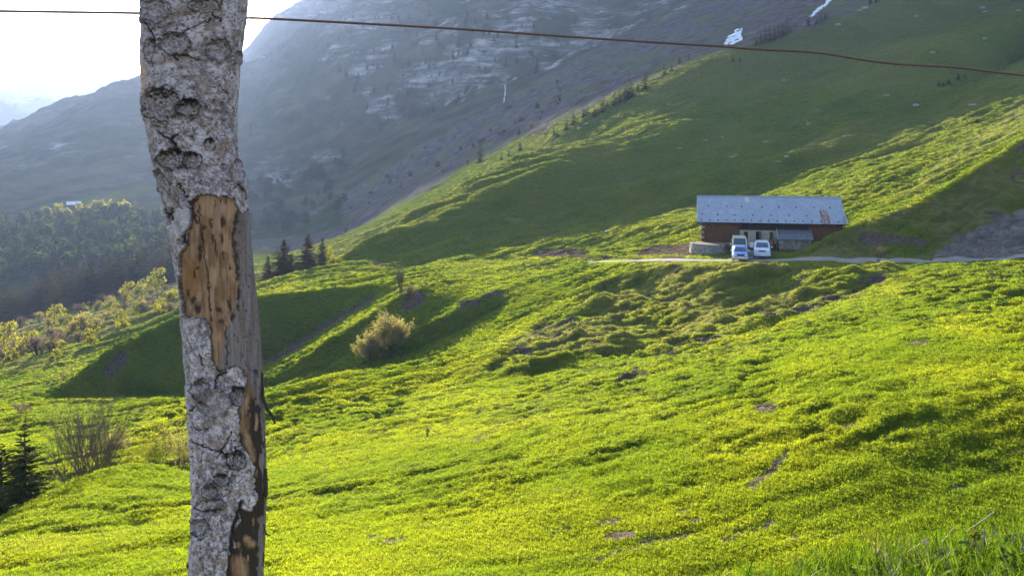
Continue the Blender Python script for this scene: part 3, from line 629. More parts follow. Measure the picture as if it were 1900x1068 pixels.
wp = [(-700,12,2.25),(-250,16,2.22),(0,21,2.19),(265,25,2.17),(360,29,2.17),(457,33.5,2.17),(500,35,2.17),(700,45.5,2.18),(850,54,2.2),(1000,64.5,2.2),(1170,76,2.2),(1340,86.5,2.2),(1380,90,2.2),(1430,93,2.2),(1500,96.5,2.2),(1545,102,2.2),(1600,111,2.2),(1650,117.5,2.2),(1700,121,2.2),(1780,126,2.2),(1900,140,2.2),(2200,170,2.22),(2700,215,2.25)]
wpts = [Vector(((x-CX)/F*d, d, (HZ-y)/F*d)) for x, y, d in wp]
fine_p = []
for i in range(len(wpts)-1):
    p0, p1, p2, p3 = wpts[max(i-1, 0)], wpts[i], wpts[i+1], wpts[min(i+2, len(wpts)-1)]
    for k in range(6):
        s_ = k/6; fine_p.append(0.5*((2*p1)+(p2-p0)*s_+(2*p0-5*p1+4*p2-p3)*s_*s_+(3*p1-p0-3*p2+p3)*s_**3))
wire.tube(fine_p, 0.0033, 8)
t = NT('rusty_wire'); n = t.noise(t.geo(), 180, 4); t.done(t.pbr(t.mix(n, (0.06, 0.03, 0.025), (0.15, 0.075, 0.06)), 0.55, 0.4).outputs[0])
we = empty('wire', (0, 2.17, (HZ-29)/F*2.17), 'rusty brown wire strung across the view behind the trunk', 'wire'); wl = Vector(we.location)
def shift(mb, off): mb.v = [tuple(Vector(v)-off) for v in mb.v]; return mb
shift(wire, wl).build('strand', t.m, we, True)
for pts in ([(462,34),(492,29),(520,26)],[(480,35),(510,31),(528,32)]):
    mb = MB(); mb.tube([Vector(((x-CX)/F*2.17, 2.16, (HZ-y)/F*2.17))-wl for x, y in pts], 0.0006, 4); mb.build('loose_strand', simple('bright_wire', (0.7, 0.7, 0.7), 0.4, 0.5, 0.8), we)
# ------------------------------------------------------------------ the barn
PHI = math.radians(13.0)
wl0 = Vector(((1301-CX)/F*98.4, 98.4, 0)); GZB = -10.36
barn = empty('barn', (wl0.x, wl0.y, GZB), 'long low timber barn with a pale metal roof above the road', 'barn', None, -PHI)
M_BOARD = None
def board_mat(name, lo, hi):
    t = NT(name); p = t.objco(); n = t.noise(t.scale(p, (3.0, 3.0, 0.35)), 3.0, 5, 0.7); n2 = t.noise(t.scale(p, (6, 6, 0.5)), 2.0, 3)
    c = t.mix(t.ramp(n, [(0.3, 0), (0.7, 1)]), lo, hi); c = t.mix(t.ramp(n2, [(0.5, 0), (0.7, 0.6)]), c, tuple(x*0.4 for x in lo))
    return t.done(t.pbr(c, 0.85, 0.15).outputs[0])
M_BOARD = board_mat('weathered_boards', (0.055, 0.027, 0.015), (0.15, 0.072, 0.038)); M_BOARD2 = board_mat('red_boards', (0.09, 0.034, 0.016), (0.20, 0.078, 0.034))
M_DARK = simple('dark_timber', (0.022, 0.018, 0.016), 0.9, 0.1); M_PLASTER = simple('limewash', (0.30, 0.265, 0.225), 0.95, 0.1, 0, 0.25, 1.6)
M_STONE = simple('field_stone', (0.24, 0.20, 0.17), 0.95, 0.1, 0, 0.45, 2.2); M_STONE2 = simple('grey_stone', (0.26, 0.235, 0.215), 0.95, 0.1, 0, 0.4, 3.0)
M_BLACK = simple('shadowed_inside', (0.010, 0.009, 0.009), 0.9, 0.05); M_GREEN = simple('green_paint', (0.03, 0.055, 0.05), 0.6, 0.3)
def roof_mat(name, rust):
    t = NT(name); p = t.objco(); r = t.n('ShaderNodeObjectInfo').outputs['Random']
    n = t.noise(t.scale(p, (1.4, 1, 0.5)), 1.6, 5, 0.65)
    c = t.mix(t.ramp(n, [(0.3, 0), (0.7, 1)]), (0.22, 0.245, 0.315), (0.32, 0.35, 0.43)); c = t.mix(t.math('MULTIPLY', r, 0.35), c, (0.19, 0.22, 0.29))
    st = t.noise(t.scale(p, (5.0, 0.4, 0.4)), 1.5, 4, 0.7); k = t.ramp(st, [(0.62-rust, 0), (0.70-rust, 1)])
    if rust > 0: k = t.math('MAXIMUM', k, 0.15)
    c = t.mix(k, c, t.mix(n, (0.16, 0.045, 0.015), (0.30, 0.11, 0.05)))
    return t.done(t.pbr(c, 0.6, 0.3, t.bump(n, 0.2, 0.02), 0.0).outputs[0])
M_ROOF, M_RUST = roof_mat('galvanised_sheet', -0.02), roof_mat('rusted_sheet', 0.17)
LW, DW, EZ, RZ, EV, RV = 16.3, 9.4, 2.98, 5.95, -0.55, 4.75
sl_ = math.atan2(RZ-EZ, RV-EV); SL = math.hypot(RZ-EZ, RV-EV); rot = Matrix.Rotation(sl_, 3, 'X')
# walls: left timber bay, whitewashed middle, right timber bay, ends and back
def boards(name, u0, u1, z0, z1, v, mat, w=0.17):
    mb = MB(); u = u0; r = random.Random(int(u0*100))
    while u < u1-0.02:
        ww = min(w*r.uniform(0.8, 1.25), u1-u); mb.box((u+ww/2, v+r.uniform(-0.012, 0.012), (z0+z1)/2), (ww-0.012, 0.035, z1-z0+r.uniform(-0.03, 0.03))); u += ww
    return tag(mb.build(name, mat, barn), kind='stuff')
boards('timber_cladding', 0.42, 4.45, 0.55, EZ-0.1, 0.02, M_BOARD); boards('timber_cladding', 12.5, 16.2, 0.3, EZ-0.1, 0.02, M_BOARD2)
mb = MB(); mb.box((2.4, 0.2, 0.27), (4.2, 0.42, 0.56)); mb.build('plinth', M_STONE2, barn)
mb = MB(); mb.box((2.3, 0.22, 1.6), (4.3, 0.3, 2.5)); mb.box((14.4, 0.22, 1.5), (3.7, 0.3, 2.8)); mb.box((8.15, DW-0.1, 1.4), (16.2, 0.25, 2.8)); mb.box((0.2, DW/2, 1.4), (0.25, DW-0.5, 2.8)); mb.box((16.2, DW/2, 1.4), (0.25, DW-0.5, 2.8))
mb.box((8.5, 3.0, 1.4), (8.2, 0.2, 2.8)); mb.build('inner_wall', M_DARK, barn)
for u in (0.12, 16.2):
    mb = MB(); mb.add([(u, 0.3, EZ-0.15), (u, DW-0.3, EZ-0.15), (u, RV, RZ-0.25), (u+0.05, 0.3, EZ-0.15), (u+0.05, DW-0.3, EZ-0.15), (u+0.05, RV, RZ-0.25)], [(0, 2, 1), (3, 4, 5), (0, 1, 4, 3), (1, 2, 5, 4), (2, 0, 3, 5)]); mb.build('gable', M_BOARD, barn)
for k in range(9):
    mb = MB(); mb.box((0.2+0.03*math.sin(k*2.1), 0.1, 0.2+k*0.31), (0.42-0.05*(k % 2), 0.5, 0.26)); mb.build('corner_block', M_STONE if k % 2 else M_BOARD, barn)
mw = MB()
for u0, u1 in ((4.55, 5.05), (5.5, 6.42), (7.12, 8.0), (8.45, 8.9)): mw.box(((u0+u1)/2, 0.22, 1.05), (u1-u0, 0.36, 2.1))
mw.box((5.27, 0.24, 2.0), (0.46, 0.30, 0.2)); mw.box((6.77, 0.24, 2.02), (0.70, 0.30, 0.16)); mw.box((8.22, 0.24, 2.0), (0.46, 0.30, 0.2))
mw.build('whitewashed_wall', M_PLASTER, barn)
mb = MB(); mb.box((8.4, 0.1, 2.42), (8.2, 0.16, 0.62)); mb.build('lintel_boards', M_DARK, barn)
for u, w, mat, nm in ((5.27, 0.44, M_DARK, 'side_door'), (8.22, 0.44, M_GREEN, 'green_door')):
    d = MB(); d.box((u, 0.3, 0.95), (w, 0.06, 1.9)); dd = d.build('door', mat, barn); mb = MB(); mb.box((u+w*0.35, 0.25, 0.95), (0.04, 0.05, 0.14)); mb.build('handle', M_STONE2, dd)
d = MB(); d.box((6.98, 0.26, 0.97), (0.26, 0.05, 1.94)); dd = d.build('door', board_mat('grey_boards', (0.09, 0.085, 0.08), (0.18, 0.17, 0.16)), barn); mb = MB(); mb.box((6.9, 0.22, 1.0), (0.03, 0.04, 0.12)); mb.build('handle', M_DARK, dd)
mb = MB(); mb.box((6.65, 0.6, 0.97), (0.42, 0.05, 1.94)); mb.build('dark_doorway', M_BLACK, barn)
for k in range(22):
    mb = MB(); u = 0.1+k*0.775; mb.box((u, -0.15, EZ-0.06), (0.12, 0.9, 0.14), 0, rot); mb.build('rafter', M_DARK, barn)
# roof of overlapping sheets
NCOL = 18; x0, x1 = -0.45, 16.75; cw = (x1-x0)/NCOL
def sheetpanel(front, k, s0, s1, mat, name='roof_panel'):
    r = random.Random(k*7+int(s0*10)+front*99); n = 6; vs = []
    for s_ in (s0, s1):
        for i in range(n+1):
            u = x0+cw*(k+i/n*1.015); h = 0.022*(1 if i % 2 else 0)+0.01*(s_ == s0)*1.0+0.006*(k % 2)+r.uniform(-0.003, 0.003)
            v = EV+(RV-EV)*s_/SL; z = EZ+(RZ-EZ)*s_/SL+h+0.03
            if not front: v = 2*RV-v
            vs.append((u, v, z))
    lo = [(a, b, c-0.02) for a, b, c in vs]; m = n+1; fs = [(i, i+1, m+i+1, m+i) for i in range(n)]+[(2*m+i+1, 2*m+i, 3*m+i, 3*m+i+1) for i in range(n)]
    fs += [(i+1, i, 2*m+i, 2*m+i+1) for i in range(n)]+[(m+i, m+i+1, 3*m+i+1, 3*m+i) for i in range(n)]+[(0, m, 3*m, 2*m), (n, 2*m+n, 3*m+n, m+n)]
    mb = MB(); mb.add(vs+lo, fs); return mb.build(name, mat, barn)
for k in range(NCOL):
    rusty = k == 15
    o = sheetpanel(True, k, 0.0, SL*0.52, M_RUST if rusty else M_ROOF)
    if rusty: o['label'] = 'rusty roof sheet near the right end'
    sheetpanel(True, k, SL*0.5, SL, M_ROOF); sheetpanel(False, k, 0, SL, M_ROOF)
mb = MB(); mb.box((16.45, EV+(RV-EV)*0.16, EZ+(RZ-EZ)*0.16+0.075), (0.2, 1.5, 0.02), 0, rot); o = mb.build('rust_streak', M_RUST, barn)
mb = MB(); mb.box((x0+cw*6.35, EV+(RV-EV)*0.87, EZ+(RZ-EZ)*0.87+0.07), (0.55, 1.3, 0.03), 0, rot); mb.build('skylight', simple('yellowed_sheet', (0.42, 0.40, 0.33), 0.5, 0.3), barn)
mb = MB(); mb.box(((x0+x1)/2, RV-0.12, RZ-0.02), (x1-x0+0.05, 0.34, 0.10), 0, rot); mb.box(((x0+x1)/2, RV+0.14, RZ-0.036), (x1-x0+0.054, 0.34, 0.10), 0, Matrix.Rotation(-sl_, 3, 'X')); mb.build('ridge_cap', M_ROOF, barn)
mb = MB(); mb.box(((x0+x1)/2, RV, RZ-0.02), (x1-x0-0.06, 0.22, 0.16)); mb.build('ridge_light_block', M_DARK, barn)  # unseen bar added under the ridge cap to block light leaks
mb = MB(); mb.tube([(x0-0.05, EV-0.06, EZ-0.02), (x1+0.02, EV-0.06, EZ-0.05)], 0.06, 8); mb.build('gutter', M_DARK, barn)
mb = MB(); mb.box((x0-0.03, (EV+RV)/2, (EZ+RZ)/2-0.02), (0.05, SL, 0.2), 0, rot); mb.build('bargeboard', simple('white_trim', (0.55, 0.55, 0.56), 0.7), barn)
gm = MB(); gm.box((0, 0, 0.05), (0.16, 0.05, 0.12)); gm.box((0, 0.06, 0.02), (0.05, 0.14, 0.03)); gme = gm.mesh('snow_guard', M_DARK)
for s_, us in ((0.58, [0.9, 3.1, 4.9, 7.3, 9.3, 11.3, 13.4, 15.2]), (0.27, [0.1, 2.0, 4.0, 6.1, 8.2, 10.3, 12.3, 14.3]), (0.07, [0.05+0.98*k for k in range(17)])):
    for u in us: mesh_obj('snow_guard', gme, barn, (u, EV+(RV-EV)*s_, EZ+(RZ-EZ)*s_+0.05), (sl_, 0, 0))
# lean-to
lt = MB(); r = random.Random(5)
for row in range(6):
    u = 8.95
    while u < 12.5:
        w = r.uniform(0.22, 0.5); w = min(w, 12.55-u); lt.box((u+w/2, -1.55+r.uniform(-0.025, 0.025), 0.11+row*0.205), (w-0.025, 0.3, 0.19)); u += w
for row in range(7):
    v = -1.4
    while v < -0.1:
        w = min(r.uniform(0.25, 0.45), -0.05-v); lt.box((9.08+r.uniform(-0.02, 0.02), v+w/2, 0.11+row*0.205), (0.28, w-0.025, 0.19)); lt.box((12.42, v+w/2, 0.11+row*0.205), (0.28, w-0.025, 0.19)); v += w
lean = bpy.data.objects.new('lean_to', None); link(lean, barn); tag(lt.build('stone_wall', M_STONE, lean), kind='stuff')
mb = MB(); mb.box((10.75, -0.85, 0.62), (3.2, 1.2, 1.2)); mb.build('mortar_core', M_STONE2, lean)
la = math.atan2(0.98, 1.95); mb = MB(); mb.box((10.76, -0.98, 1.72), (4.0, 2.2, 0.07), 0, Matrix.Rotation(la, 3, 'X')); mb.build('lean_to_roof', simple('grey_shingle', (0.13, 0.13, 0.155), 0.7, 0.3, 0, 0.3, 3), lean)
mb = MB(); mb.box((8.79, -0.98, 1.74), (0.05, 2.22, 0.16), 0, Matrix.Rotation(la, 3, 'X')); mb.build('verge_board', simple('pale_trim', (0.5, 0.49, 0.47), 0.8), lean)
def B2W(u, v, z=0.0): return Vector((wl0.x+u*math.cos(PHI)+v*math.sin(PHI), wl0.y-u*math.sin(PHI)+v*math.cos(PHI), GZB+z))
# things by the barn
cb = empty('white_cabinet', B2W(5.9, -0.35), 'small white cabinet standing against the whitewashed barn wall', 'cabinet', None, -PHI)
mb = MB(); mb.box((0, 0, 0.36), (0.42, 0.4, 0.66)); mb.build('body', simple('white_enamel', (0.7, 0.7, 0.72), 0.4), cb); mb = MB(); mb.box((0, -0.21, 0.37), (0.38, 0.02, 0.6)); mb.build('door', simple('white_enamel', (0.74, 0.74, 0.76), 0.4), cb); mb = MB(); mb.box((0, 0, 0.015), (0.38, 0.36, 0.03)); mb.build('base', M_DARK, cb)
mc = empty('farm_machine', B2W(8.2, -1.2), 'small red farm machine with dark wheels between barn door and lean-to', 'machine', None, -PHI-0.3)
M_RED = simple('red_paint', (0.26, 0.03, 0.02), 0.5); M_TYRE = simple('tyre_rubber', (0.015, 0.015, 0.016), 0.9, 0.1)
mb = MB(); mb.box((0, 0, 0.72), (0.42, 0.8, 0.34), 0, None, 0.8); mb.box((0, 0.1, 1.0), (0.3, 0.36, 0.3), 0, None, 0.7); mb.build('engine_cover', M_RED, mc)
mb = MB(); mb.box((0, 0, 0.46), (0.3, 1.1, 0.14)); mb.build('chassis', M_DARK, mc)
for sx in (-1, 1):
    mb = MB(); mb.tube([(sx*0.33, -0.1, 0.3), (sx*0.47, -0.1, 0.3)], 0.3, 14); w = mb.build('wheel', M_TYRE, mc); mb = MB(); mb.tube([(sx*0.46, -0.1, 0.3), (sx*0.485, -0.1, 0.3)], 0.15, 10); mb.build('hub', M_RED, w)
    mb = MB(); mb.tube([(sx*0.15, 0.3, 0.8), (sx*0.25, 0.8, 1.05), (sx*0.28, 1.0, 1.08)], 0.022, 6); mb.build('handlebar', M_DARK, mc)
# round stone wall at the corner and the rubble beside it
sw = empty('stone_wall', hit(1297, 476, 80, 100), 'low rounded stone retaining wall at the left corner of the barn', 'wall')
cx0 = Vector(((1318-CX)/F*96.5, 96.5, 0)); zb = GZB-0.55; blocks = MB(); r = random.Random(9)
for row in range(6):
    a = math.radians(160)
    while a < math.radians(292):
        da = r.uniform(0.12, 0.24); am = a+da/2; R = 2.3-0.02*row
        blocks.box(Vector((cx0.x+R*math.cos(am), cx0.y+R*math.sin(am), zb+0.1+row*0.2))-sw.location, (R*da-0.03, 0.36+r.uniform(-0.05, 0.05), 0.185+r.uniform(-0.01, 0.01)), 0, Matrix.Rotation(am+math.pi/2, 3, 'Z')); a += da
tag(blocks.build('stonework', M_STONE2, sw), kind='stuff')
fill = MB(); fill.tube([tuple(Vector((cx0.x, cx0.y, zb-0.3))-sw.location), tuple(Vector((cx0.x, cx0.y, zb+1.15))-sw.location)], 2.15, 20); fill.build('earth_fill', simple('trodden_earth', (0.16, 0.12, 0.09), 0.95, 0.1), sw)
rb = MB(); r = random.Random(12)
def rock(mb, c, s, r, mi=0):
    vs = []; n = 7
    for zz, k in ((-0.5, 0.75), (0.0, 1.0), (0.45, 0.6)):
        for i in range(n): a = 2*math.pi*i/n+r.uniform(-0.2, 0.2); q = s*k*r.uniform(0.75, 1.2); vs.append((c[0]+q*math.cos(a), c[1]+q*math.sin(a), c[2]+s*zz*r.uniform(0.7, 1.1)))
    fs = [tuple(range(n-1, -1, -1)), tuple(range(2*n, 3*n))]+[(l*n+i, l*n+(i+1) % n, (l+1)*n+(i+1) % n, (l+1)*n+i) for l in (0, 1) for i in range(n)]
    mb.add(vs, fs, mi)
for k in range(46):
    q = ground_xy(B2W(r.uniform(0.2, 3.0), r.uniform(-4.2, -2.4)).x, B2W(0, r.uniform(-4.0, -2.4)).y); rock(rb, (q.x, q.y, q.z+r.uniform(0, 0.22)), r.uniform(0.12, 0.3), r)
tag(rb.build('rubble', M_STONE), kind='stuff')

# ------------------------------------------------------------------ cars
M_GLASS = simple('windscreen_glass', (0.03, 0.045, 0.08), 0.08, 0.6, 0, 0.1); M_LAMP = simple('headlamp', (0.6, 0.62, 0.65), 0.15, 0.6); M_PLATE = simple('plate', (0.65, 0.65, 0.6), 0.5); M_TRIM = simple('black_trim', (0.02, 0.02, 0.022), 0.6); M_RIM = simple('wheel_rim', (0.35, 0.35, 0.37), 0.35, 0.5, 0.6)
def car(name, pos, rz, label, paint, prof, cabin, hw, bumper_mat, extra=None):
    root = empty(name, pos, label, name.split('_')[-1], 'vehicles parked below the barn', rz)
    def loft(st, ztop_k):                                   # stations: (y, z low, z high, half width low, half width high)
        vs, fs = [], []
        for y, z0, z1, w0, w1 in st:
            b = 0.07; vs += [(-w0+b, y, z0), (-w0, y, z0+b), (-w0*0.995, y, (z0+z1)/2), (-w1-0.0, y, z1-b), (-w1+b*1.6, y, z1), (w1-b*1.6, y, z1), (w1, y, z1-b), (w0*0.995, y, (z0+z1)/2), (w0, y, z0+b), (w0-b, y, z0)]
        n = 10
        for i in range(len(st)-1): fs += [(i*n+k, i*n+(k+1) % n, (i+1)*n+(k+1) % n, (i+1)*n+k) for k in range(n)]
        fs += [tuple(range(n-1, -1, -1)), tuple((len(st)-1)*n+k for k in range(n))]; return vs, fs
    mb = MB(); mb.add(*loft(prof, 1)); mb.build('body', paint, root, False)
    mb = MB(); mb.add(*loft(cabin, 1)); mb.build('cabin', paint, root, False)
    (ya, za0, za1, wa0, wa1), (yb, zb0, zb1, wb0, wb1) = cabin[0], cabin[1]
    def quad(p, q, r_, s_, off): mb = MB(); nn = (Vector(q)-Vector(p)).cross(Vector(s_)-Vector(p)).normalized()*off; mb.add([tuple(Vector(v)+nn) for v in (p, q, r_, s_)]+[tuple(Vector(v)-nn) for v in (p, q, r_, s_)], [(0, 1, 2, 3), (7, 6, 5, 4), (0, 4, 5, 1), (1, 5, 6, 2), (2, 6, 7, 3), (3, 7, 4, 0)]); return mb
    zlo, zhi = za1+0.03, zb1-0.08; f0, f1 = 0.06, 0.9; yl = ya+(yb-ya)*0.02; yh = ya+(yb-ya)*0.93
    quad((-wa1+0.1, yl-0.02, zlo), (wa1-0.1, yl-0.02, zlo), (wb1-0.1, yh-0.03, zhi), (-wb1+0.1, yh-0.03, zhi), 0.02).build('windscreen', M_GLASS, root)
    yr = cabin[-2][0]
    for sx in (-1, 1):
        quad((sx*(wb0+0.012), yb-0.05, zb0+0.08), (sx*(wb0+0.012), yr, zb0+0.08), (sx*(wb1+0.012), yr-0.1, zhi-0.02), (sx*(wb1+0.012), yb+0.12, zhi-0.02), 0.012*sx).build('side_window', M_GLASS, root)
        y0 = prof[0][0]; zh = prof[1][2]
        mb = MB(); mb.box((sx*(hw-0.26), y0+0.02, zh-0.16), (0.32, 0.1, 0.15), 0, None, 0.85); mb.build('headlight', M_LAMP, root)
        mb = MB(); mb.box((sx*(hw+0.12), yl+0.35, za1+0.06), (0.18, 0.09, 0.15), 0, None, 0.8); mb.build('wing_mirror', paint if extra != 'blue' else M_LAMP, root)
        for yw in (prof[0][0]+0.75, prof[-1][0]-0.75):
            mb = MB(); mb.tube([(sx*(hw-0.17), yw, 0.31), (sx*(hw+0.015), yw, 0.31)], 0.31, 16); w = mb.build('wheel', M_TYRE, root); mb = MB(); mb.tube([(sx*(hw+0.0), yw, 0.31), (sx*(hw+0.03), yw, 0.31)], 0.2, 12); mb.build('rim', M_RIM, w)
    y0, zh = prof[0][0], prof[1][2]
    mb = MB(); mb.box((0, y0-0.03, 0.40), (2*hw-0.12, 0.16, 0.24), 0, None, 0.96); mb.build('bumper', bumper_mat, root)
    mb = MB(); mb.box((0, y0+0.0, zh-0.17), (0.75, 0.08, 0.13)); mb.build('grille', M_TRIM, root)
    mb = MB(); mb.box((0, y0-0.115, 0.44), (0.5, 0.02, 0.11)); mb.build('number_plate', M_PLATE, root)
    if extra == 'blue':
        mb = MB(); mb.box((0, y0-0.02, 0.24), (2*hw-0.2, 0.18, 0.1)); mb.build('lower_valance', simple('red_valance', (0.25, 0.035, 0.025), 0.6), root)
    return root
hatch = [(-2.0, 0.3, 0.72, 0.72, 0.66), (-1.85, 0.25, 0.84, 0.80, 0.74), (-0.95, 0.24, 0.98, 0.82, 0.76), (1.6, 0.24, 1.0, 0.82, 0.76), (1.9, 0.3, 0.92, 0.76, 0.7)]
hatchc = [(-1.0, 0.9, 0.98, 0.74, 0.70), (-0.3, 0.9, 1.43, 0.77, 0.58), (0.9, 0.9, 1.45, 0.77, 0.58), (1.7, 0.9, 1.05, 0.74, 0.66)]
mpv = [(-2.2, 0.32, 0.85, 0.80, 0.74), (-2.05, 0.26, 0.98, 0.89, 0.82), (-1.2, 0.25, 1.12, 0.9, 0.84), (1.9, 0.25, 1.14, 0.9, 0.84), (2.15, 0.3, 1.0, 0.85, 0.8)]
mpvc = [(-1.3, 1.0, 1.12, 0.82, 0.78), (-0.45, 1.0, 1.66, 0.85, 0.68), (1.4, 1.0, 1.70, 0.85, 0.68), (2.0, 1.0, 1.2, 0.82, 0.72)]
van = [(-2.0, 0.4, 0.9, 0.78, 0.74), (-1.9, 0.34, 1.05, 0.86, 0.82), (-1.05, 0.34, 1.14, 0.87, 0.83), (1.9, 0.34, 1.2, 0.87, 0.83), (2.05, 0.4, 1.1, 0.84, 0.8)]
vanc = [(-1.1, 1.05, 1.16, 0.82, 0.80), (-0.85, 1.05, 1.98, 0.84, 0.74), (1.8, 1.05, 2.0, 0.84, 0.74), (1.95, 1.05, 1.8, 0.82, 0.74)]
def paint(name, col): return simple(name, col, 0.3, 0.5, 0, 0.04)
def carpos(px, d): return ground(px, d)+Vector((0, 0, 0.06))
car('blue_car', carpos(1373, 88.0), -0.24, 'pale blue car with a dark red lower bumper parked nearest the road', paint('blue_paint', (0.06, 0.16, 0.50)), hatch, hatchc, 0.82, simple('worn_bumper', (0.45, 0.42, 0.45), 0.5), 'blue')
car('white_car', carpos(1414, 90.4), -0.30, 'white people carrier parked alone in front of the barn doors', paint('white_paint', (0.50, 0.53, 0.64)), mpv, mpvc, 0.9, paint('white_bumper', (0.46, 0.49, 0.60)))
car('cream_van', carpos(1372, 93.0), -0.24, 'boxy cream van parked behind the pale blue car', paint('cream_paint', (0.52, 0.52, 0.36)), van, vanc, 0.87, M_TRIM)
# ------------------------------------------------------------------ grass
def blade_mesh(name, n, spread, h, w, lean, seed, mats, dead=0.0):
    r = random.Random(seed); mb = MB()
    for i in range(n):
        a = r.uniform(0, 2*math.pi); q = spread*math.sqrt(r.random()); bx, by = q*math.cos(a), q*math.sin(a)
        hh = h*r.uniform(0.55, 1.2); ww = w*r.uniform(0.7, 1.3); la = r.uniform(0, 2*math.pi); L = hh*lean*r.uniform(0.2, 1.3)
        dx, dy = math.cos(la), math.sin(la); fa = la+math.pi/2+r.uniform(-0.5, 0.5); sx, sy = math.cos(fa)*ww/2, math.sin(fa)*ww/2
        vs = []
        for k, (t, wk) in enumerate(((0, 1.0), (0.5, 0.85), (0.85, 0.5))):
            ox, oy, oz = dx*L*t*t, dy*L*t*t, hh*(t-0.18*lean*t*t)
            vs += [(bx+ox-sx*wk, by+oy-sy*wk, oz), (bx+ox+sx*wk, by+oy+sy*wk, oz)]
        vs.append((bx+dx*L, by+dy*L, hh*(1-0.18*lean)))
        mb.add(vs, [(0, 1, 3, 2), (2, 3, 5, 4), (4, 5, 6)], 1 if r.random() < dead else 0)
    return mb.mesh(name, mats)
def grass_material(name, lo, hi, tr, fac=0.5):
    t = NT(name); a = t.attr('tint', 'INSTANCER').outputs['Fac']; b = t.attr('dryness', 'INSTANCER').outputs['Fac']
    c = t.mix(a, lo, hi); tc = t.mix(b, t.mix(1.0, c, tr, 'MULTIPLY'), (0.30, 0.265, 0.10)); c = t.mix(b, c, (0.066, 0.060, 0.032))
    return t.done(t.leafy(c, tc, fac))
M_GRASS = grass_material('grass_blade', (0.040, 0.070, 0.005), (0.072, 0.098, 0.006), (5.3, 4.3, 2.4), 0.68)
M_STRAW = simple('straw', (0.30, 0.26, 0.15), 0.9, 0.1)
def scatter(name, proto, pos, scl, tint, dryness, rot):
    me = bpy.data.meshes.new(name); me.vertices.add(len(pos)); me.vertices.foreach_set('co', pos.astype(np.float32).ravel())
    for k, a in (('scl', scl), ('tint', tint), ('dryness', dryness)):
        me.attributes.new(k, 'FLOAT', 'POINT').data.foreach_set('value', a.astype(np.float32))
    me.attributes.new('rot', 'FLOAT_VECTOR', 'POINT').data.foreach_set('vector', rot.astype(np.float32).ravel())
    o = mesh_obj(name, me); ng = bpy.data.node_groups.new(name, 'GeometryNodeTree')
    ng.interface.new_socket('Geometry', in_out='INPUT', socket_type='NodeSocketGeometry'); ng.interface.new_socket('Geometry', in_out='OUTPUT', socket_type='NodeSocketGeometry')
    gi, go = ng.nodes.new('NodeGroupInput'), ng.nodes.new('NodeGroupOutput')
    ip = ng.nodes.new('GeometryNodeInstanceOnPoints'); oi = ng.nodes.new('GeometryNodeObjectInfo'); oi.inputs['Object'].default_value = proto
    oi.inputs['As Instance'].default_value = True
    def na(k, ty):
        n = ng.nodes.new('GeometryNodeInputNamedAttribute'); n.data_type = ty; n.inputs[0].default_value = k; return n.outputs[0]
    ng.links.new(gi.outputs[0], ip.inputs['Points']); ng.links.new(oi.outputs['Geometry'], ip.inputs['Instance'])
    e2r = ng.nodes.new('FunctionNodeEulerToRotation'); ng.links.new(na('rot', 'FLOAT_VECTOR'), e2r.inputs[0]); ng.links.new(e2r.outputs[0], ip.inputs['Rotation'])
    ng.links.new(na('scl', 'FLOAT'), ip.inputs['Scale']); ng.links.new(ip.outputs[0], go.inputs[0])
    md = o.modifiers.new('scatter', 'NODES'); md.node_group = ng
    return tag(o, kind='stuff')
def sample(n, w, jit=1.0):
    p = w.ravel()/w.sum(); k = RNG.choice(p.size, n, p=p); j, i = np.divmod(k, NX)
    a, b = RNG.random(n), RNG.random(n); i1, j1 = np.minimum(i+1, NX-1), np.minimum(j+1, NU-1)
    def L(Q): return (Q[j, i]*(1-a)+Q[j, i1]*a)*(1-b)+(Q[j1, i]*(1-a)+Q[j1, i1]*a)*b
    return np.stack([L(X2), L(Y2), L(Z2)], -1), j, i
area = np.zeros_like(Z2); area[:-1] = np.clip(PYF[:-1]-PYF[1:], 0, 12)*np.gradient(PXG)[None, :]
inframe = ((PX2 > -60) & (PX2 < 1960) & (PYF > -40) & (PYF < 1150) & vis)
gw = area*inframe*(1-np.clip(dirt*1.3, 0, 1))*np.clip(D2/55, 0.22, 1.0)*(D2 > 6)*(1-sstep(230, 330, D2))*(1-0.8*scree)
def tufts(n, lo, hi, proto, hgt, w, seedbase):
    m = w*((D2 >= lo) & (D2 < hi)); pos, j, i = sample(n, m); d = pos[:, 1]
    dr = np.clip(dry[j, i]*RNG.random(n)*1.2 + 0.62*sstep(118, 165, d)*RNG.uniform(0.6, 1.2, n) + (RNG.random(n) < 0.02)*0.5, 0, 1)
    tint = np.clip(0.5 + fbm(pos[:, 0]/5, pos[:, 1]/5, 4, 140)*1.1 - 0.35*np.clip(A[j, i]*-1.2, -0.4, 1) + RNG.normal(0, 0.12, n), 0, 1)
    s = hgt*np.clip(d/36, 0.55, 20)**0.42*RNG.uniform(0.6, 1.35, n)
    rot = np.stack([RNG.normal(0, 0.18, n), RNG.normal(0, 0.18, n), RNG.uniform(0, 6.28, n)], -1)
    pos[:, 2] -= 0.01
    scatter('grass', proto, pos, s, tint, dr, rot)
protos = [bpy.data.objects.new('grass_tuft', blade_mesh('grass_tuft', 20, 2.3, 1.0, 0.12, 0.8, 300+k, [M_GRASS])) for k in range(3)]
for k in range(3): tufts(95000, 6, 335, protos[k], 0.075, gw, k)
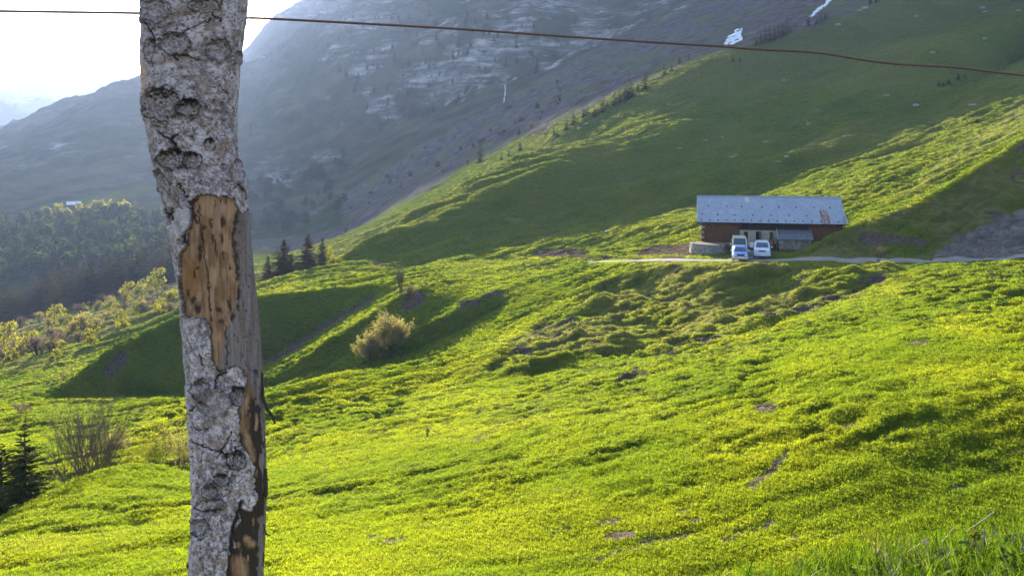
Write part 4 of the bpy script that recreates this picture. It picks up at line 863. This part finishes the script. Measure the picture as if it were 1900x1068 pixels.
# ------------------------------------------------------------------ plants
def leaf_mat(name, lo, hi, tr, fac):
    t = NT(name); p = t.geo(); r = t.n('ShaderNodeObjectInfo').outputs['Random']; n = t.noise(p, 1.1, 3)
    c = t.mix(t.math('ADD', t.math('MULTIPLY', r, 0.6), t.math('MULTIPLY', t.ramp(n, [(0.3, 0), (0.7, 1)]), 0.4)), lo, hi)
    return t.done(t.leafy(c, t.mix(1.0, c, tr, 'MULTIPLY'), fac))
M_NEEDLE = leaf_mat('spruce_needles', (0.012, 0.022, 0.010), (0.040, 0.052, 0.020), (2.4, 2.0, 0.9), 0.35)
M_NEEDLE2 = leaf_mat('sunlit_brown_needles', (0.060, 0.055, 0.030), (0.115, 0.098, 0.052), (2.6, 2.2, 1.2), 0.5)  # lighter brown puts the sunlight on spruce tops into the needle colour
M_BARKT = simple('tree_bark', (0.07, 0.055, 0.045), 0.95, 0.1)
M_YELLOW = leaf_mat('spring_leaves', (0.10, 0.115, 0.020), (0.155, 0.155, 0.025), (2.0, 1.8, 0.95), 0.5)
M_GREENL = leaf_mat('green_leaves', (0.016, 0.028, 0.014), (0.042, 0.056, 0.024), (1.6, 1.6, 0.9), 0.4)
M_TAN = leaf_mat('budding_twigs', (0.16, 0.145, 0.07), (0.25, 0.225, 0.11), (1.9, 1.8, 1.0), 0.4)
M_GREYT = leaf_mat('bare_twigs', (0.085, 0.07, 0.06), (0.14, 0.115, 0.09), (1.7, 1.5, 1.2), 0.35)
def spruce_verts(H, R, nw, nb, tw, seed, droop=0.25, base=0.08, nwid=0.022):
    """whorls of drooping branches, each a spine with needle sprays"""
    r = random.Random(seed); mb = MB()
    for k in range(nw):
        t = k/(nw-1); z = H*(base+(0.985-base)*t); L0 = R*(1-t)**0.85*(1+0.0*t)+0.03*H*0.4
        n = max(3, int(nb*(1-0.45*t)))
        for i in range(n):
            a = 2*math.pi*(i+r.random()*0.9)/n+k*0.7; L = L0*r.uniform(0.45, 1.2); dx, dy = math.cos(a), math.sin(a); up = 0.12+0.5*t; zz = z+r.uniform(-0.5, 0.5)*H/nw
            def pt(s_): return (dx*L*s_, dy*L*s_, zz+L*(up*s_-droop*1.6*s_*s_)+0.02)
            if tw <= 1:
                p0, p1, p2 = pt(0.0), pt(0.55), pt(1.0); w = L*0.42+0.012*H; px, py = -dy*w, dx*w; dz = L*0.30
                mb.add([p0, (p1[0]+px, p1[1]+py, p1[2]-dz), p2, (p1[0]-px, p1[1]-py, p1[2]-dz)], [(0, 1, 2, 3)])
            else:
                mb.tube([pt(0), pt(0.5), pt(0.95)], [0.012*H*0.12, 0.008*H*0.12, 0.002], 3, 1, False)
                for q in range(tw):
                    s_ = 0.12+0.88*(q+r.random())/tw; c = Vector(pt(min(s_, 1.0)))
                    for sd in (-1, 1):
                        l = L*0.34*(1.15-s_)+0.05*H*0.5*0.3; w = nwid+0.05*l
                        d_ = Vector((dx*0.75-dy*sd, dy*0.75+dx*sd, r.uniform(-0.55, -0.05))).normalized(); n_ = Vector((r.uniform(-.4, .4), r.uniform(-.4, .4), 1)).normalized(); s2 = d_.cross(n_).normalized()*w
                        e = c+d_*l*r.uniform(0.7, 1.2)
                        mb.add([tuple(c-s2*0.6), tuple(c+s2*0.6), tuple(c+d_*l*0.6+s2), tuple(e), tuple(c+d_*l*0.6-s2)], [(0, 1, 2, 3, 4)])
    return mb
def crown_verts(Rx, Rz, zc, nclump, nleaf, leaf, seed, flat=0.35):
    r = random.Random(seed); mb = MB(); cl = []
    for k in range(nclump):
        while True:
            v = Vector((r.uniform(-1, 1), r.uniform(-1, 1), r.uniform(-1, 1)))
            if 0.25 < v.length < 1: break
        cl.append((Vector((v.x*Rx*0.75, v.y*Rx*0.75, zc+v.z*Rz*0.78)), r.uniform(0.28, 0.5)*min(Rx, Rz)))
    for c, cr in cl:
        for i in range(nleaf):
            v = Vector((r.gauss(0, 1), r.gauss(0, 1), r.gauss(0, 1))).normalized()*cr*r.uniform(0.55, 1.05); p = c+v
            n = Vector((r.gauss(0, 1), r.gauss(0, 1), r.gauss(0, 1)+flat)).normalized(); a = n.orthogonal().normalized(); b = n.cross(a); l = leaf*r.uniform(0.6, 1.4)
            mb.add([tuple(p+a*l), tuple(p+b*l*0.6), tuple(p-a*l), tuple(p-b*l*0.6)], [(0, 1, 2, 3)])
    return mb
def twig_bush(nst, H, R, levels, seed, rad=0.02, kids=3, spread=0.5, n=4):
    r = random.Random(seed); mb = MB(); tips = []
    def grow(p, d, L, rd, lv):
        q = p+d*L*0.5+Vector((r.gauss(0, 0.04), r.gauss(0, 0.04), 0))*L; e = q+(d+Vector((r.gauss(0, 0.12), r.gauss(0, 0.12), 0.10))).normalized()*L*0.5
        mb.tube([p, q, e], [rd, rd*0.8, rd*0.55], n if lv > 1 else 3, 0, False)
        if lv == 0: tips.append(e); return
        for k in range(kids):
            s_ = r.uniform(0.35, 1.0); b = p+(e-p)*s_ if k else e; a = r.uniform(0, 6.28)
            dd = (d+Vector((math.cos(a), math.sin(a), r.uniform(-0.1, 0.4)))*spread*r.uniform(0.5, 1.2)).normalized(); grow(b, dd, L*r.uniform(0.5, 0.75), rd*0.55, lv-1)
    for k in range(nst):
        a = r.uniform(0, 6.28); t = r.uniform(0.1, 1.0)*R/H; grow(Vector((r.gauss(0, 0.12), r.gauss(0, 0.12), -0.05))*R*0.6, Vector((math.cos(a)*t, math.sin(a)*t, 1)).normalized(), H*r.uniform(0.42, 0.6), rad*r.uniform(0.6, 1.2), levels)
    return mb, tips
def leaves_at(tips, per, leaf, rad, seed):
    r = random.Random(seed); mb = MB()
    for p in tips:
        for k in range(per):
            c = p+Vector((r.gauss(0, rad), r.gauss(0, rad), r.gauss(0, rad))); nn = Vector((r.gauss(0, 1), r.gauss(0, 1), r.gauss(0, 1))).normalized(); a = nn.orthogonal().normalized()*leaf*r.uniform(0.6, 1.3); b = nn.cross(a)*0.6
            mb.add([tuple(c+a), tuple(c+b), tuple(c-a), tuple(c-b)], [(0, 1, 2, 3)])
    return mb
def thing_mesh(name, me, pos, s, label, cat, group, rz=None):
    o = mesh_obj(name, me, None, pos, (0, 0, random.uniform(0, 6.28) if rz is None else rz), s if isinstance(s, tuple) else (s, s, s)); return tag(o, label, cat, group)
def two_part(name, crown, trunkme, pos, s, label, cat, group, rz=0.0, tn='trunk'):
    e = empty(name, pos, label, cat, group, rz); e.scale = s if isinstance(s, tuple) else (s, s, s)
    mesh_obj('crown', crown, e); mesh_obj(tn, trunkme, e); return e
def straight_trunk(H, r0, seed): 
    mb = MB(); rr = random.Random(seed); mb.tube([(0, 0, -0.6), (rr.gauss(0, 0.01)*H, 0, H*0.35), (0, rr.gauss(0, 0.01)*H, H*0.7), (0, 0, H*0.99)], [r0*1.2, r0*0.8, r0*0.45, r0*0.06], 6); return mb.mesh('trunk', M_BARKT)
# young spruces at the lower left
SP_NEAR = [spruce_verts(1.0, 0.30, 18, 10, 14, 400+k, 0.12, 0.10, 0.005) for k in range(2)]
SPN = [m.mesh('crown', [M_NEEDLE, M_BARKT]) for m in SP_NEAR]; TRN = straight_trunk(1.0, 0.022, 3)
def stand(px, base_py, dmin, dmax): return hit(px, base_py, dmin, dmax)
def spruce_near(px, d, tip, k, label, wide=1.0):
    p = ground(px, d); H = (HZ-tip)/F*d - p.z
    return two_part('spruce', SPN[k], TRN, p, (H*wide, H*wide, H), label, 'tree', 'young spruces beside the bare bush', k*1.3)
spruce_near(45, 33.2, 792, 0, 'young dark spruce with open branches left of the bare bush', 1.3)
spruce_near(4, 34.5, 826, 1, 'dark spruce cut by the left edge of the picture', 1.35)
# spruces behind the plateau edge
SPM = [spruce_verts(1.0, 0.27, 24, 12, 5, 420+k, 0.22, 0.03).mesh('crown', [M_NEEDLE2, M_BARKT]) for k in range(3)]
for px, d, tip, k, wd, lab in ((497,160,478,0,1.0,'brownish spruce partly hidden by the trunk at the plateau edge'),(527,158,449,1,1.25,'broad brownish spruce, second of the row behind the plateau edge'),(571,157,437,2,1.1,'tallest dark spruce of the row behind the plateau edge'),(598,159,444,0,0.75,'slim spruce right of the tallest one at the plateau edge'),(541,166,474,1,0.8,'short spruce between the broad one and the tallest at the plateau edge')):
    p = ground(px, d); H = (HZ-tip)/F*d-p.z; two_part('spruce', SPM[k], TRN, p, (H*wd*1.65, H*wd*1.65, H*1.03), lab, 'tree', 'spruces behind the plateau edge', px*0.1)
CRW = [crown_verts(0.5, 0.5, 0.55, 9, 46, 0.055, 440+k).mesh('crown', M_YELLOW) for k in range(3)]
p = ground(613, 157); H = (HZ-457)/F*157-p.z; two_part('young_tree', CRW[0], TRN, p, (H*0.5, H*0.5, H), 'small yellow-green tree at the right end of the spruce row', 'tree', None)
for x in (620, 606, 630, 590):
    p = hit(x, 484, 140, 175); thing_mesh('shrub', CRW[1], p-Vector((0, 0, 0.4)), 1.5, 'small yellow-green shrub at the foot of the spruce row', 'shrub', 'shrubs at the end of the spruce row')
# spruces along the rib above the meadow
SPF = [spruce_verts(1.0, 0.23, 15, 9, 1, 460+k, 0.28, 0.02).mesh('spruce', M_NEEDLE) for k in range(4)]
SPB = [spruce_verts(1.0, 0.20, 15, 9, 1, 470+k, 0.28, 0.02).mesh('spruce', M_NEEDLE2) for k in range(4)]
rib = [(891,299,30),(944,290,15),(965,279,18),(1028,249,14),(1034,250,13),(1051,240,17),(1064,229,21),(1083,217,22),(1089,213,17),(1103,213,19),(1119,203,26),(1127,198,12),(1141,194,24),(1150,190,22),(1160,184,30),(1167,181,34),(1173,178,27),(1183,167,14),(1197,162,30),(1233,140,19),(1246,132,15),(1261,118,13),(1278,112,9),(1360,114,11),(1373,112,10),
       (1404,84,14),(1412,81,18),(1420,79,22),(1428,77,24),(1437,74,22),(1445,71,24),(1452,68,21),(1459,64,24),(1466,60,13),(1500,48,16),(1515,45,14),(1524,40,15),(1532,36,12),(1615,8,12),(1625,5,12),(963,250,14),(930,296,12)]
ORD = 'first second third fourth fifth sixth seventh eighth ninth tenth eleventh twelfth thirteenth fourteenth fifteenth sixteenth seventeenth eighteenth nineteenth twentieth'.split(); rib.sort()
for i, (px, py, h) in enumerate(rib):
    lab = ('small dark spruce, %s from the lower end of the line climbing the rib' % ORD[i]) if i < 20 else ('small dark spruce, %s from the upper end of the line climbing the rib' % ORD[len(rib)-1-i]) if len(rib)-i <= 20 else 'small dark spruce halfway up the line of spruces climbing the rib'
    p = hit(px, py, 185, 700); s = 1.25*h*p.y/F; thing_mesh('spruce', SPF[i % 4], p, (s*1.25, s*1.25, s*1.08), lab, 'tree', 'spruces along the rib')
for px, py, h in ((1742,160,12),(1750,158,9),(1760,153,13),(1778,147,13),(1790,143,9),(1860,192,12),(1812,226,8)):
    p = hit(px, py, 130, 600); thing_mesh('shrub', SPF[1], p, (h*p.y/F*2.2, h*p.y/F*2.2, h*p.y/F), 'low dark juniper bush on the upper right slope', 'shrub', 'dark bushes on the upper slope')
# left valley: spruce belt, broad-leaved trees, shrubs, forest beyond
r = random.Random(21)
def lerp_px(tab, x): return float(np.interp(x, [a for a, b in tab], [b for a, b in tab]))
def where(fmt, tall, frontrow, px): return fmt % ('tall' if tall else 'short', 'in the front half' if frontrow else 'in the back half', 'towards the left edge' if px < 90 else 'in the middle' if px < 210 else 'beside the dead trunk')
belt = [(-60,612),(0,600),(150,572),(335,526)]; beltd = [(-60,252),(0,262),(150,272),(335,292)]
for i in range(170):
    px = r.uniform(-60, 352); k = r.random()**0.8; d = lerp_px(beltd, px)+k*70; p = ground(px, d); H = r.uniform(10.5, 16.5)*(0.8 if px < 60 else 1.0)
    thing_mesh('spruce', (SPB if r.random() < 0.75 else SPF)[i % 4], p, (H*1.6, H*1.6, H), where('%s spruce %s of the dark conifer belt, %s', H > 13, k < 0.5, px), 'tree', 'conifer belt on the left valley side')
CRG = [crown_verts(0.5, 0.5, 0.52, 8, 26, 0.085, 480+k).mesh('broadleaf_tree', M_GREENL) for k in range(3)]
CRYF = [crown_verts(0.5, 0.5, 0.5, 8, 34, 0.08, 490+k).mesh('broadleaf_tree', M_YELLOW) for k in range(3)]
far_con = []
for i in range(430):
    px = r.uniform(-60, 440); k = r.random(); d = 405+k*207; p = ground(px, d); con = r.random() < 0.55; H = r.uniform(12, 19)*(0.8+0.2*k)
    if con: far_con.append((p, H, i % 4, r.uniform(0, 6.28)))
    else: thing_mesh('broadleaf_tree', CRG[i % 3], p, (H*0.8, H*0.8, H*0.85), where('%s broadleaf tree %s of the hazy forest, %s', H > 15, k < 0.5, px), 'tree', 'broad-leaved trees of the hazy forest')
fv, ff, off = [], [], 0
SPV = []
for m_ in SPF:
    a_ = np.zeros(len(m_.vertices)*3, np.float32); m_.vertices.foreach_get('co', a_); SPV.append((a_.reshape(-1, 3), np.array([list(q_.vertices) for q_ in m_.polygons])))
def join_forest(spots):
    fv, ff, off = [], [], 0
    for p, H, k, a in spots:
        V_, F_ = SPV[k]; c_, s_ = math.cos(a), math.sin(a); R3 = np.array([[c_, s_, 0], [-s_, c_, 0], [0, 0, 1]]); fv.append((V_@R3)*np.array([H*1.1, H*1.1, H])+np.array(p)); ff.append(F_+off); off += len(V_)
    tag(mesh_obj('forest', make_mesh('forest', np.concatenate(fv), np.concatenate(ff), M_NEEDLE)), kind='stuff')
join_forest(far_con)
for i in range(26):
    px = r.uniform(148, 240) if i < 18 else r.uniform(50, 130); p = ground(px, 612+r.uniform(-4, 10)); H = r.uniform(12, 17)*(1 if i < 18 else 0.8)
    thing_mesh('broadleaf_tree', CRYF[i % 3], p, (H*0.8, H*0.8, H), 'sunlit pale tree on the top edge of the hazy forest', 'tree', 'sunlit trees on the forest edge')
for px, d, h, lab in ((236,258,7.0,'yellow tree, lower left of a pair in front of the conifer belt'),(290,262,9.0,'large yellow tree in front of the right end of the conifer belt'),(262,262,6.0,'small ochre tree between the two yellow trees by the conifer belt'),(101,215,6.2,'slim yellow tree alone below the conifer belt'),(50,150,6.0,'yellow tree above the shrubs near the left edge'),(8,160,7.0,'yellow tree at the left edge among grey shrubs'),(225,170,4.0,'rounded yellow-green bush beside the far track')):
    p = ground(px, d); e = two_part('broadleaf_tree', CRW[int(px) % 3], TRN, p-Vector((0, 0, 0.3)), (h*0.68, h*0.68, h*1.05), lab, 'tree', None)
TW = []
for k in range(3):
    mb, tips = twig_bush(7, 1.0, 0.5, 2, 500+k, 0.02, 4, 0.6); lv = leaves_at(tips, 5, 0.035, 0.06, k); o_ = len(mb.v); mb.add(lv.v, lv.f, 1); TW.append(mb)
SHG = [m.mesh('shrub', [M_BARKT, M_GREYT]) for m in TW]; SHT = [m.mesh('shrub', [M_BARKT, M_TAN]) for m in TW]
CRYS = [crown_verts(0.5, 0.42, 0.42, 8, 40, 0.06, 510+k).mesh('shrub', M_YELLOW) for k in range(3)]
for i in range(150):
    px = r.uniform(-60, 350); lo = lerp_px([(-60,150),(0,128),(100,124),(200,140),(350,165)], px); d = lo*(1.02+0.95*r.random()); p = ground(px, d); q = r.random(); s = r.uniform(1.4, 3.6)
    if q < 0.36: thing_mesh('shrub', SHG[i % 3], p, (s*1.2, s*1.2, s*0.9), 'bare grey-brown shrub on the rough slope below the conifer belt', 'shrub', 'bare shrubs on the left slope')
    elif q < 0.58: thing_mesh('shrub', SHT[i % 3], p, (s*1.2, s*1.2, s), 'tan budding shrub on the rough slope below the conifer belt', 'shrub', 'budding shrubs on the left slope')
    else: thing_mesh('shrub', CRYS[i % 3], p-Vector((0, 0, 0.2)), (s*1.1, s*1.1, s*1.2), 'yellow-green shrub on the rough slope below the conifer belt', 'shrub', 'yellow-green shrubs on the left slope')
for i in range(70):
    px = r.uniform(440, 640); d = r.uniform(560, 900); p = ground(px, d); H = r.uniform(7, 13)
    thing_mesh('broadleaf_tree', CRG[i % 3], p, (H, H, H*0.9), 'dull green tree in the hazy wood at the foot of the mountain', 'tree', 'wood at the foot of the mountain')
far2 = []
for i in range(190):
    x = r.uniform(450, 640) if i < 50 else r.uniform(640, 1000)
    p = ground(x, 1715+r.uniform(-15, 5)) if i < 22 else hit(x, r.uniform(25, 260), 950, 1600); H = r.uniform(7, 17)
    if i < 60: thing_mesh('spruce', SPF[i % 4], p, (H*1.1, H*1.1, H), 'tiny spruce far up on the mountain ridges and ledges', 'tree', 'far spruces on the mountain')
    else: far2.append((p, H, i % 4, r.uniform(0, 6.28)))
join_forest(far2)
for i in range(40):
    x = r.uniform(640, 1150); t_ = r.random(); p = ground(x, r.uniform(330, 640)); H = r.uniform(1.5, 4.0)
    thing_mesh('shrub', CRG[i % 3] if r.random() < 0.6 else SHG[i % 3], p, (H*1.3, H*1.3, H), 'low scrub on the grey-brown scree slope', 'shrub', 'scrub on the scree')
# bushes in the gullies and at the mound
def bush(name, px, d, H, R, nst, lv, seed, label, leafm=None, per=0, leaf=0.03, rad=0.012, kids=4, spread=0.5, sink=0.0):
    p = ground(px, d)-Vector((0, 0, sink)); e = empty(name, p, label, 'bush'); mb, tips = twig_bush(nst, H, R, lv, seed, rad, kids, spread); mb.build('stems', M_BARKT if leafm else M_BST, e)
    if leafm: leaves_at(tips, per, leaf, H*0.05, seed).build('foliage', leafm, e)
    return e
M_BST = simple('bare_stems', (0.14, 0.105, 0.08), 0.9, 0.1)
bush('bush', 724, 90.2, 3.9, 2.6, 18, 3, 601, 'large golden budding bush in the gully, right half of the clump', M_TAN, 8, 0.085, 0.03)
bush('bush', 686, 89.6, 2.7, 2.6, 16, 3, 602, 'lower golden bush on the left of the clump in the gully', M_TAN, 8, 0.075, 0.025)
bush('bush', 742, 102.5, 3.2, 0.8, 14, 2, 603, 'upright bare bush on the lip of the dark gully', M_GREYT, 2, 0.05, 0.03, 4, 0.25)
bush('bush', 756, 101.0, 1.8, 1.8, 10, 2, 604, 'low dark purplish thicket under the upright bare bush', M_GREYT, 4, 0.06, 0.03)
bush('bush', 163, 39.0, 4.4, 3.9, 26, 3, 605, 'large bare bush with fanned grey stems behind the grassy mound', None, 0, 0, 0.034, 4, 0.42, 0.3)
bush('bush', 118, 38.0, 1.9, 0.8, 5, 3, 606, 'small leaning bare bush between spruce and large bush', None, 0, 0, 0.014, 3, 0.4, 0.1)
bush('bush', 238, 41.0, 2.0, 0.5, 4, 3, 607, 'thin bare sapling right of the large bare bush', None, 0, 0, 0.012, 3, 0.35, 0.2)
bush('bush', 292, 47.0, 2.2, 1.6, 12, 3, 608, 'yellow-green bush glowing behind the grassy mound', M_YELLOW, 3, 0.035, 0.012, 4, 0.5, 0.0)
bush('bush', 345, 44.0, 3.0, 1.2, 10, 3, 609, 'ochre bush half hidden behind the dead trunk', M_TAN, 5, 0.03, 0.014, 4, 0.5, 0.0)
bush('bush', 205, 48.0, 1.8, 1.8, 12, 3, 610, 'tan thicket behind the large bare bush', M_TAN, 3, 0.03, 0.01, 4, 0.5, 0.0)
bush('bush', 122, 92.0, 2.6, 1.2, 6, 3, 611, 'small lone tree on the crest left of the shaded bank', M_GREYT, 2, 0.05, 0.03, 3, 0.5, 0.0)
bush('bush', 45, 66.0, 1.1, 1.6, 10, 2, 612, 'low brown thicket on the lower left meadow', M_GREYT, 4, 0.05, 0.015, 4, 0.6, 0.0)
p = hit(792, 808, 25, 60); e = bush('bush', 792, p.y, 0.55, 0.35, 16, 2, 613, 'tiny dry twiggy bush alone in the bright meadow', M_GREYT, 1, 0.012, 0.006, 3, 0.4)
p = hit(1842, 528, 40, 80); bush('bush', 1842, p.y, 1.2, 0.4, 10, 2, 614, 'small bare bush in the meadow below the road on the right', M_GREYT, 2, 0.02, 0.01, 3, 0.4)
p = hit(1630, 486, 74, 84); bush('bush', 1630, p.y, 1.6, 0.8, 10, 2, 615, 'small bare bush at the roadside below the spur', M_GREYT, 3, 0.04, 0.014, 3, 0.4)
# boulders and snow on the slopes
BO = []
for k in range(3): mb = MB(); rock(mb, (0, 0, 0), 1.0, random.Random(700+k)); BO.append(mb.mesh('boulder', M_STONE2))
for i, (px, py, s) in enumerate(((1422,262,0.9),(1358,292,0.8),(1365,288,0.6),(1163,240,0.7),(1225,143,0.8),(1089,228,0.9),(1128,430,0.7),(1822,12,1.2),(1828,22,0.9),(1890,20,1.0),(1730,97,0.8),(1826,70,1.0),(1700,30,1.0),(1555,45,1.2),(1605,15,1.5),(1595,20,1.2),(1455,150,0.9),(1700,195,0.9),(1805,196,1.0),(1645,178,0.9),(1340,255,0.5),(1310,260,0.6),(1260,275,0.6),(1460,290,0.7),(1445,300,0.6),(1010,245,0.9),(1075,237,1.0),(1120,222,0.8),(1240,192,0.7),(1500,230,0.7))):
    p = hit(px, py, 112, 700); thing_mesh('boulder', BO[i % 3], p+Vector((0, 0, 0.1*s)), (s, s*0.8, s*0.7), 'pale boulder lying on the grassy mountainside', 'boulder', 'boulders on the mountainside')
M_SNOW = simple('old_snow', (0.6, 0.64, 0.74), 0.7, 0.3, 0, 0.06)
def patch(name, poly, mat, label, cat, dmin, lift, n=30, thick=0.12):
    xs = [a for a, b in poly]; ys = [b for a, b in poly]; GXX, GYY = np.meshgrid(np.linspace(min(xs), max(xs), n), np.linspace(min(ys), max(ys), n)); ins = in_poly(GXX+fbm(GXX/9, GYY/9, 2, 5)*3, GYY+fbm(GXX/9+9, GYY/9, 2, 6)*3, poly); vs, ix, fs = [], {}, []
    def vid(j, i):
        if (j, i) not in ix: p = hit(GXX[j, i], GYY[j, i], dmin); ix[(j, i)] = len(vs); vs.append((p.x, p.y, p.z+lift))
        return ix[(j, i)]
    for j in range(n-1):
        for i in range(n-1):
            if ins[j, i] and ins[j+1, i+1]: fs.append((vid(j, i), vid(j+1, i), vid(j+1, i+1), vid(j, i+1)))
    c = Vector(np.mean(vs, 0)); me = make_mesh(name, [tuple(Vector(v)-c) for v in vs], fs, mat, None, True); o = mesh_obj(name, me, None, c); m = o.modifiers.new('thickness', 'SOLIDIFY'); m.thickness = thick; m.offset = 0
    return tag(o, label, cat)
patch('snow_patch', [(1342,83),(1352,68),(1366,54),(1380,51),(1376,64),(1380,76),(1362,84)], M_SNOW, 'bright snow patch just above the wire, left of the dark spruces', 'snow patch', 240, 0.35)
patch('snow_patch', [(1499,32),(1512,20),(1526,8),(1538,-14),(1552,-14),(1540,6),(1524,20),(1508,34)], M_SNOW, 'narrow snow patch running up to the top of the picture', 'snow patch', 240, 0.35)
M_FALL = simple('falling_water', (0.24, 0.25, 0.28), 0.4, 0.4, 0, 0.1)
patch('waterfall', [(935,158),(938.5,158),(938,175),(934.5,194),(931,194),(935,175)], M_FALL, 'thin pale waterfall dropping down the cliff', 'waterfall', 690, 1.4, 20)
# far hut on the sunny field
hp = ground(137, 668); hut = empty('hut', hp, 'tiny hut with a bright roof above the hazy forest', 'hut', None, 0.5)
mb = MB(); mb.box((0, 0, 1.2), (9.5, 6, 3.0)); mb.build('wall', M_DARK, hut)
mb = MB(); mb.add([(-5.4, -4, 2.5), (5.4, -4, 2.5), (5.4, 0, 5.2), (-5.4, 0, 5.2), (5.4, 4, 2.5), (-5.4, 4, 2.5)], [(0, 1, 2, 3), (3, 2, 4, 5), (0, 3, 5), (1, 4, 2), (0, 5, 4, 1)]); mb.build('roof', simple('bright_metal', (0.6, 0.6, 0.62), 0.35, 0.5, 0.3), hut)
# foreground: tall grass, weeds and dry stems at the lower right
lgw = area*0; lgw[:] = ((PX2 > 1080) & (PX2 < 1990) & (D2 > 2.6) & (D2 < 5.6))*(0.12+sstep(1180, 1800, PX2))*D2
M_TALL = grass_material('tall_grass_blade', (0.035, 0.070, 0.006), (0.075, 0.115, 0.012), (2.2, 2.2, 0.9), 0.5)
FGB = [bpy.data.objects.new('tall_grass', blade_mesh('tall_grass', 12, 0.05, 1.0, 0.028, 0.7, 330+k, [M_TALL, M_STRAW], 0.12)) for k in range(3)]
for k in range(3):
    n = 900; pos, j, i = sample(n, lgw); s = (0.06+0.14*RNG.random(n)**1.8)*np.interp((pos[:, 0]/pos[:, 1])*F+CX, [1100, 1300, 1700], [0.6, 0.85, 1.0]); rot_ = np.stack([RNG.normal(0, 0.15, n), RNG.normal(0, 0.15, n), RNG.uniform(0, 6.28, n)], -1)
    scatter('tall_grass', FGB[k], pos, s, np.clip(RNG.normal(0.5, 0.3, n), 0, 1), (RNG.random(n) < 0.07)*0.8, rot_)
def stem(pts, rads, mat, e, name='stem', n=6): mb = MB(); mb.tube(pts, rads, n); return mb.build(name, mat, e, True)
M_WEED = leaf_mat('weed_leaf', (0.05, 0.09, 0.02), (0.085, 0.135, 0.03), (1.8, 1.8, 0.7), 0.4); M_BUD = leaf_mat('yellow_buds', (0.22, 0.22, 0.03), (0.30, 0.28, 0.04), (1.6, 1.5, 0.6), 0.4); M_DRYS = simple('dry_stem', (0.42, 0.37, 0.28), 0.9, 0.1); M_SILVER = leaf_mat('withered_leaf', (0.10, 0.098, 0.08), (0.20, 0.19, 0.16), (1.2, 1.1, 0.9), 0.3)
def leafm(L, W, curl, mat, name='leaf'):
    vs, fs = [], []; n = 5
    for i in range(n+1): s_ = i/n; w = W*math.sin(math.pi*min(1, s_*0.94+0.06))**0.8; z = curl*L*(s_-s_*s_*1.1); vs += [(-w, s_*L, z+w*0.25), (0, s_*L, z), (w, s_*L, z+w*0.25)]
    for i in range(n): fs += [(i*3, i*3+1, i*3+4, i*3+3), (i*3+1, i*3+2, i*3+5, i*3+4)]
    return make_mesh(name, vs, fs, mat, None, True)
def near(px, d): return ground(px, d)
fw = empty('flowering_weed', near(1790, 3.75), 'yellow-green flowering weed standing in the grass at lower right', 'plant')
stem([(0, 0, 0), (0.01, 0, 0.08), (0.045, 0, 0.19)], [0.006, 0.005, 0.004], M_BUD, fw)
rr = random.Random(3); bm_ = MB()
for k in range(60): v = Vector((rr.gauss(0, 1), rr.gauss(0, 1), rr.gauss(0, 1))).normalized()*0.022*rr.uniform(0.5, 1.1); rock(bm_, tuple(Vector((0.05, 0, 0.2))+v), 0.006, rr)
bm_.build('flower_head', M_BUD, fw); lm = leafm(0.07, 0.018, 0.5, M_WEED)
for k in range(7): mesh_obj('leaf', lm, fw, (0.004*k, 0, 0.03+0.02*k), (0.3, 0, k*2.4))
for px, d, nl, Ls, mat, lab in ((1868,3.7,16,0.062,M_WEED,'broad-leaved green weed at the lower right corner'),(1825,3.95,12,0.045,M_SILVER,'withered silvery plant behind the flowering weed'),(1735,3.85,13,0.042,M_SILVER,'curled grey dead leaves in the grass left of the flowering weed'),(1895,3.9,12,0.048,M_SILVER,'grey withered plant at the right edge of the picture'),(1650,3.55,10,0.042,M_SILVER,'dry whitish leaf clump low in the grass')):
    e = empty('weed', near(px, d), lab, 'plant'); lm = leafm(Ls, Ls*0.2, 0.5, mat)
    for k in range(nl): mesh_obj('leaf', lm, e, (rr.gauss(0, 0.035), rr.gauss(0, 0.025), 0.02+0.009*k), (rr.uniform(0.1, 1.1), rr.uniform(-0.3, 0.3), k*2.4+rr.random()))
    stem([(0, 0, 0), (0.005, 0, 0.16)], [0.004, 0.002], mat, e)
for px, d, pts, lab in ((1656,3.5,[(0, 0, 0), (0.006, 0, 0.05), (-0.004, 0, 0.10), (-0.03, 0, 0.16), (-0.03, 0, 0.20)],'forked pale dry stem standing in the grass'),(1380,3.75,[(0, 0, 0), (0.03, 0, 0.10), (0.075, 0, 0.22)],'long leaning grass stalk at bottom centre right'),(1240,3.7,[(0, 0, -0.02), (-0.02, 0, 0.08), (-0.07, 0, 0.17)],'thin dark green stalk leaning left at the bottom edge'),(1830,4.1,[(-0.1, 0, 0.10), (0, 0, 0.17), (0.04, 0, 0.2)],'bent straw lying across the grass tops'),(1560,3.7,[(0, 0, 0), (-0.03, 0, 0.05), (-0.09, 0, 0.09)],'short bent straw in the tall grass')):
    e = empty('dry_stalk', near(px, d), lab, 'stalk'); stem(pts, [0.0022]*len(pts), M_DRYS if 'dark' not in lab and 'grass stalk' not in lab else M_WEED, e)
    if 'forked' in lab: stem([pts[2], (0.02, 0, 0.13), (0.035, 0, 0.165)], 0.0016, M_DRYS, e, 'branch')
# ------------------------------------------------------------------ the air
hz = MB(); hz.box((0, 2650, (ZMIN-1+ZMAX+12)/2), (16000, 5600, ZMAX+12-ZMIN+1))
t = NT('air'); pv = t.n('ShaderNodeVolumePrincipled'); pv.inputs['Color'].default_value = (0.46, 0.61, 1.0, 1); pv.inputs['Density'].default_value = 0.00012
pv.inputs['Anisotropy'].default_value = 0.2
t.l(pv.outputs[0], t.out.inputs['Volume'])
tag(hz.build('haze', t.m), kind='stuff')
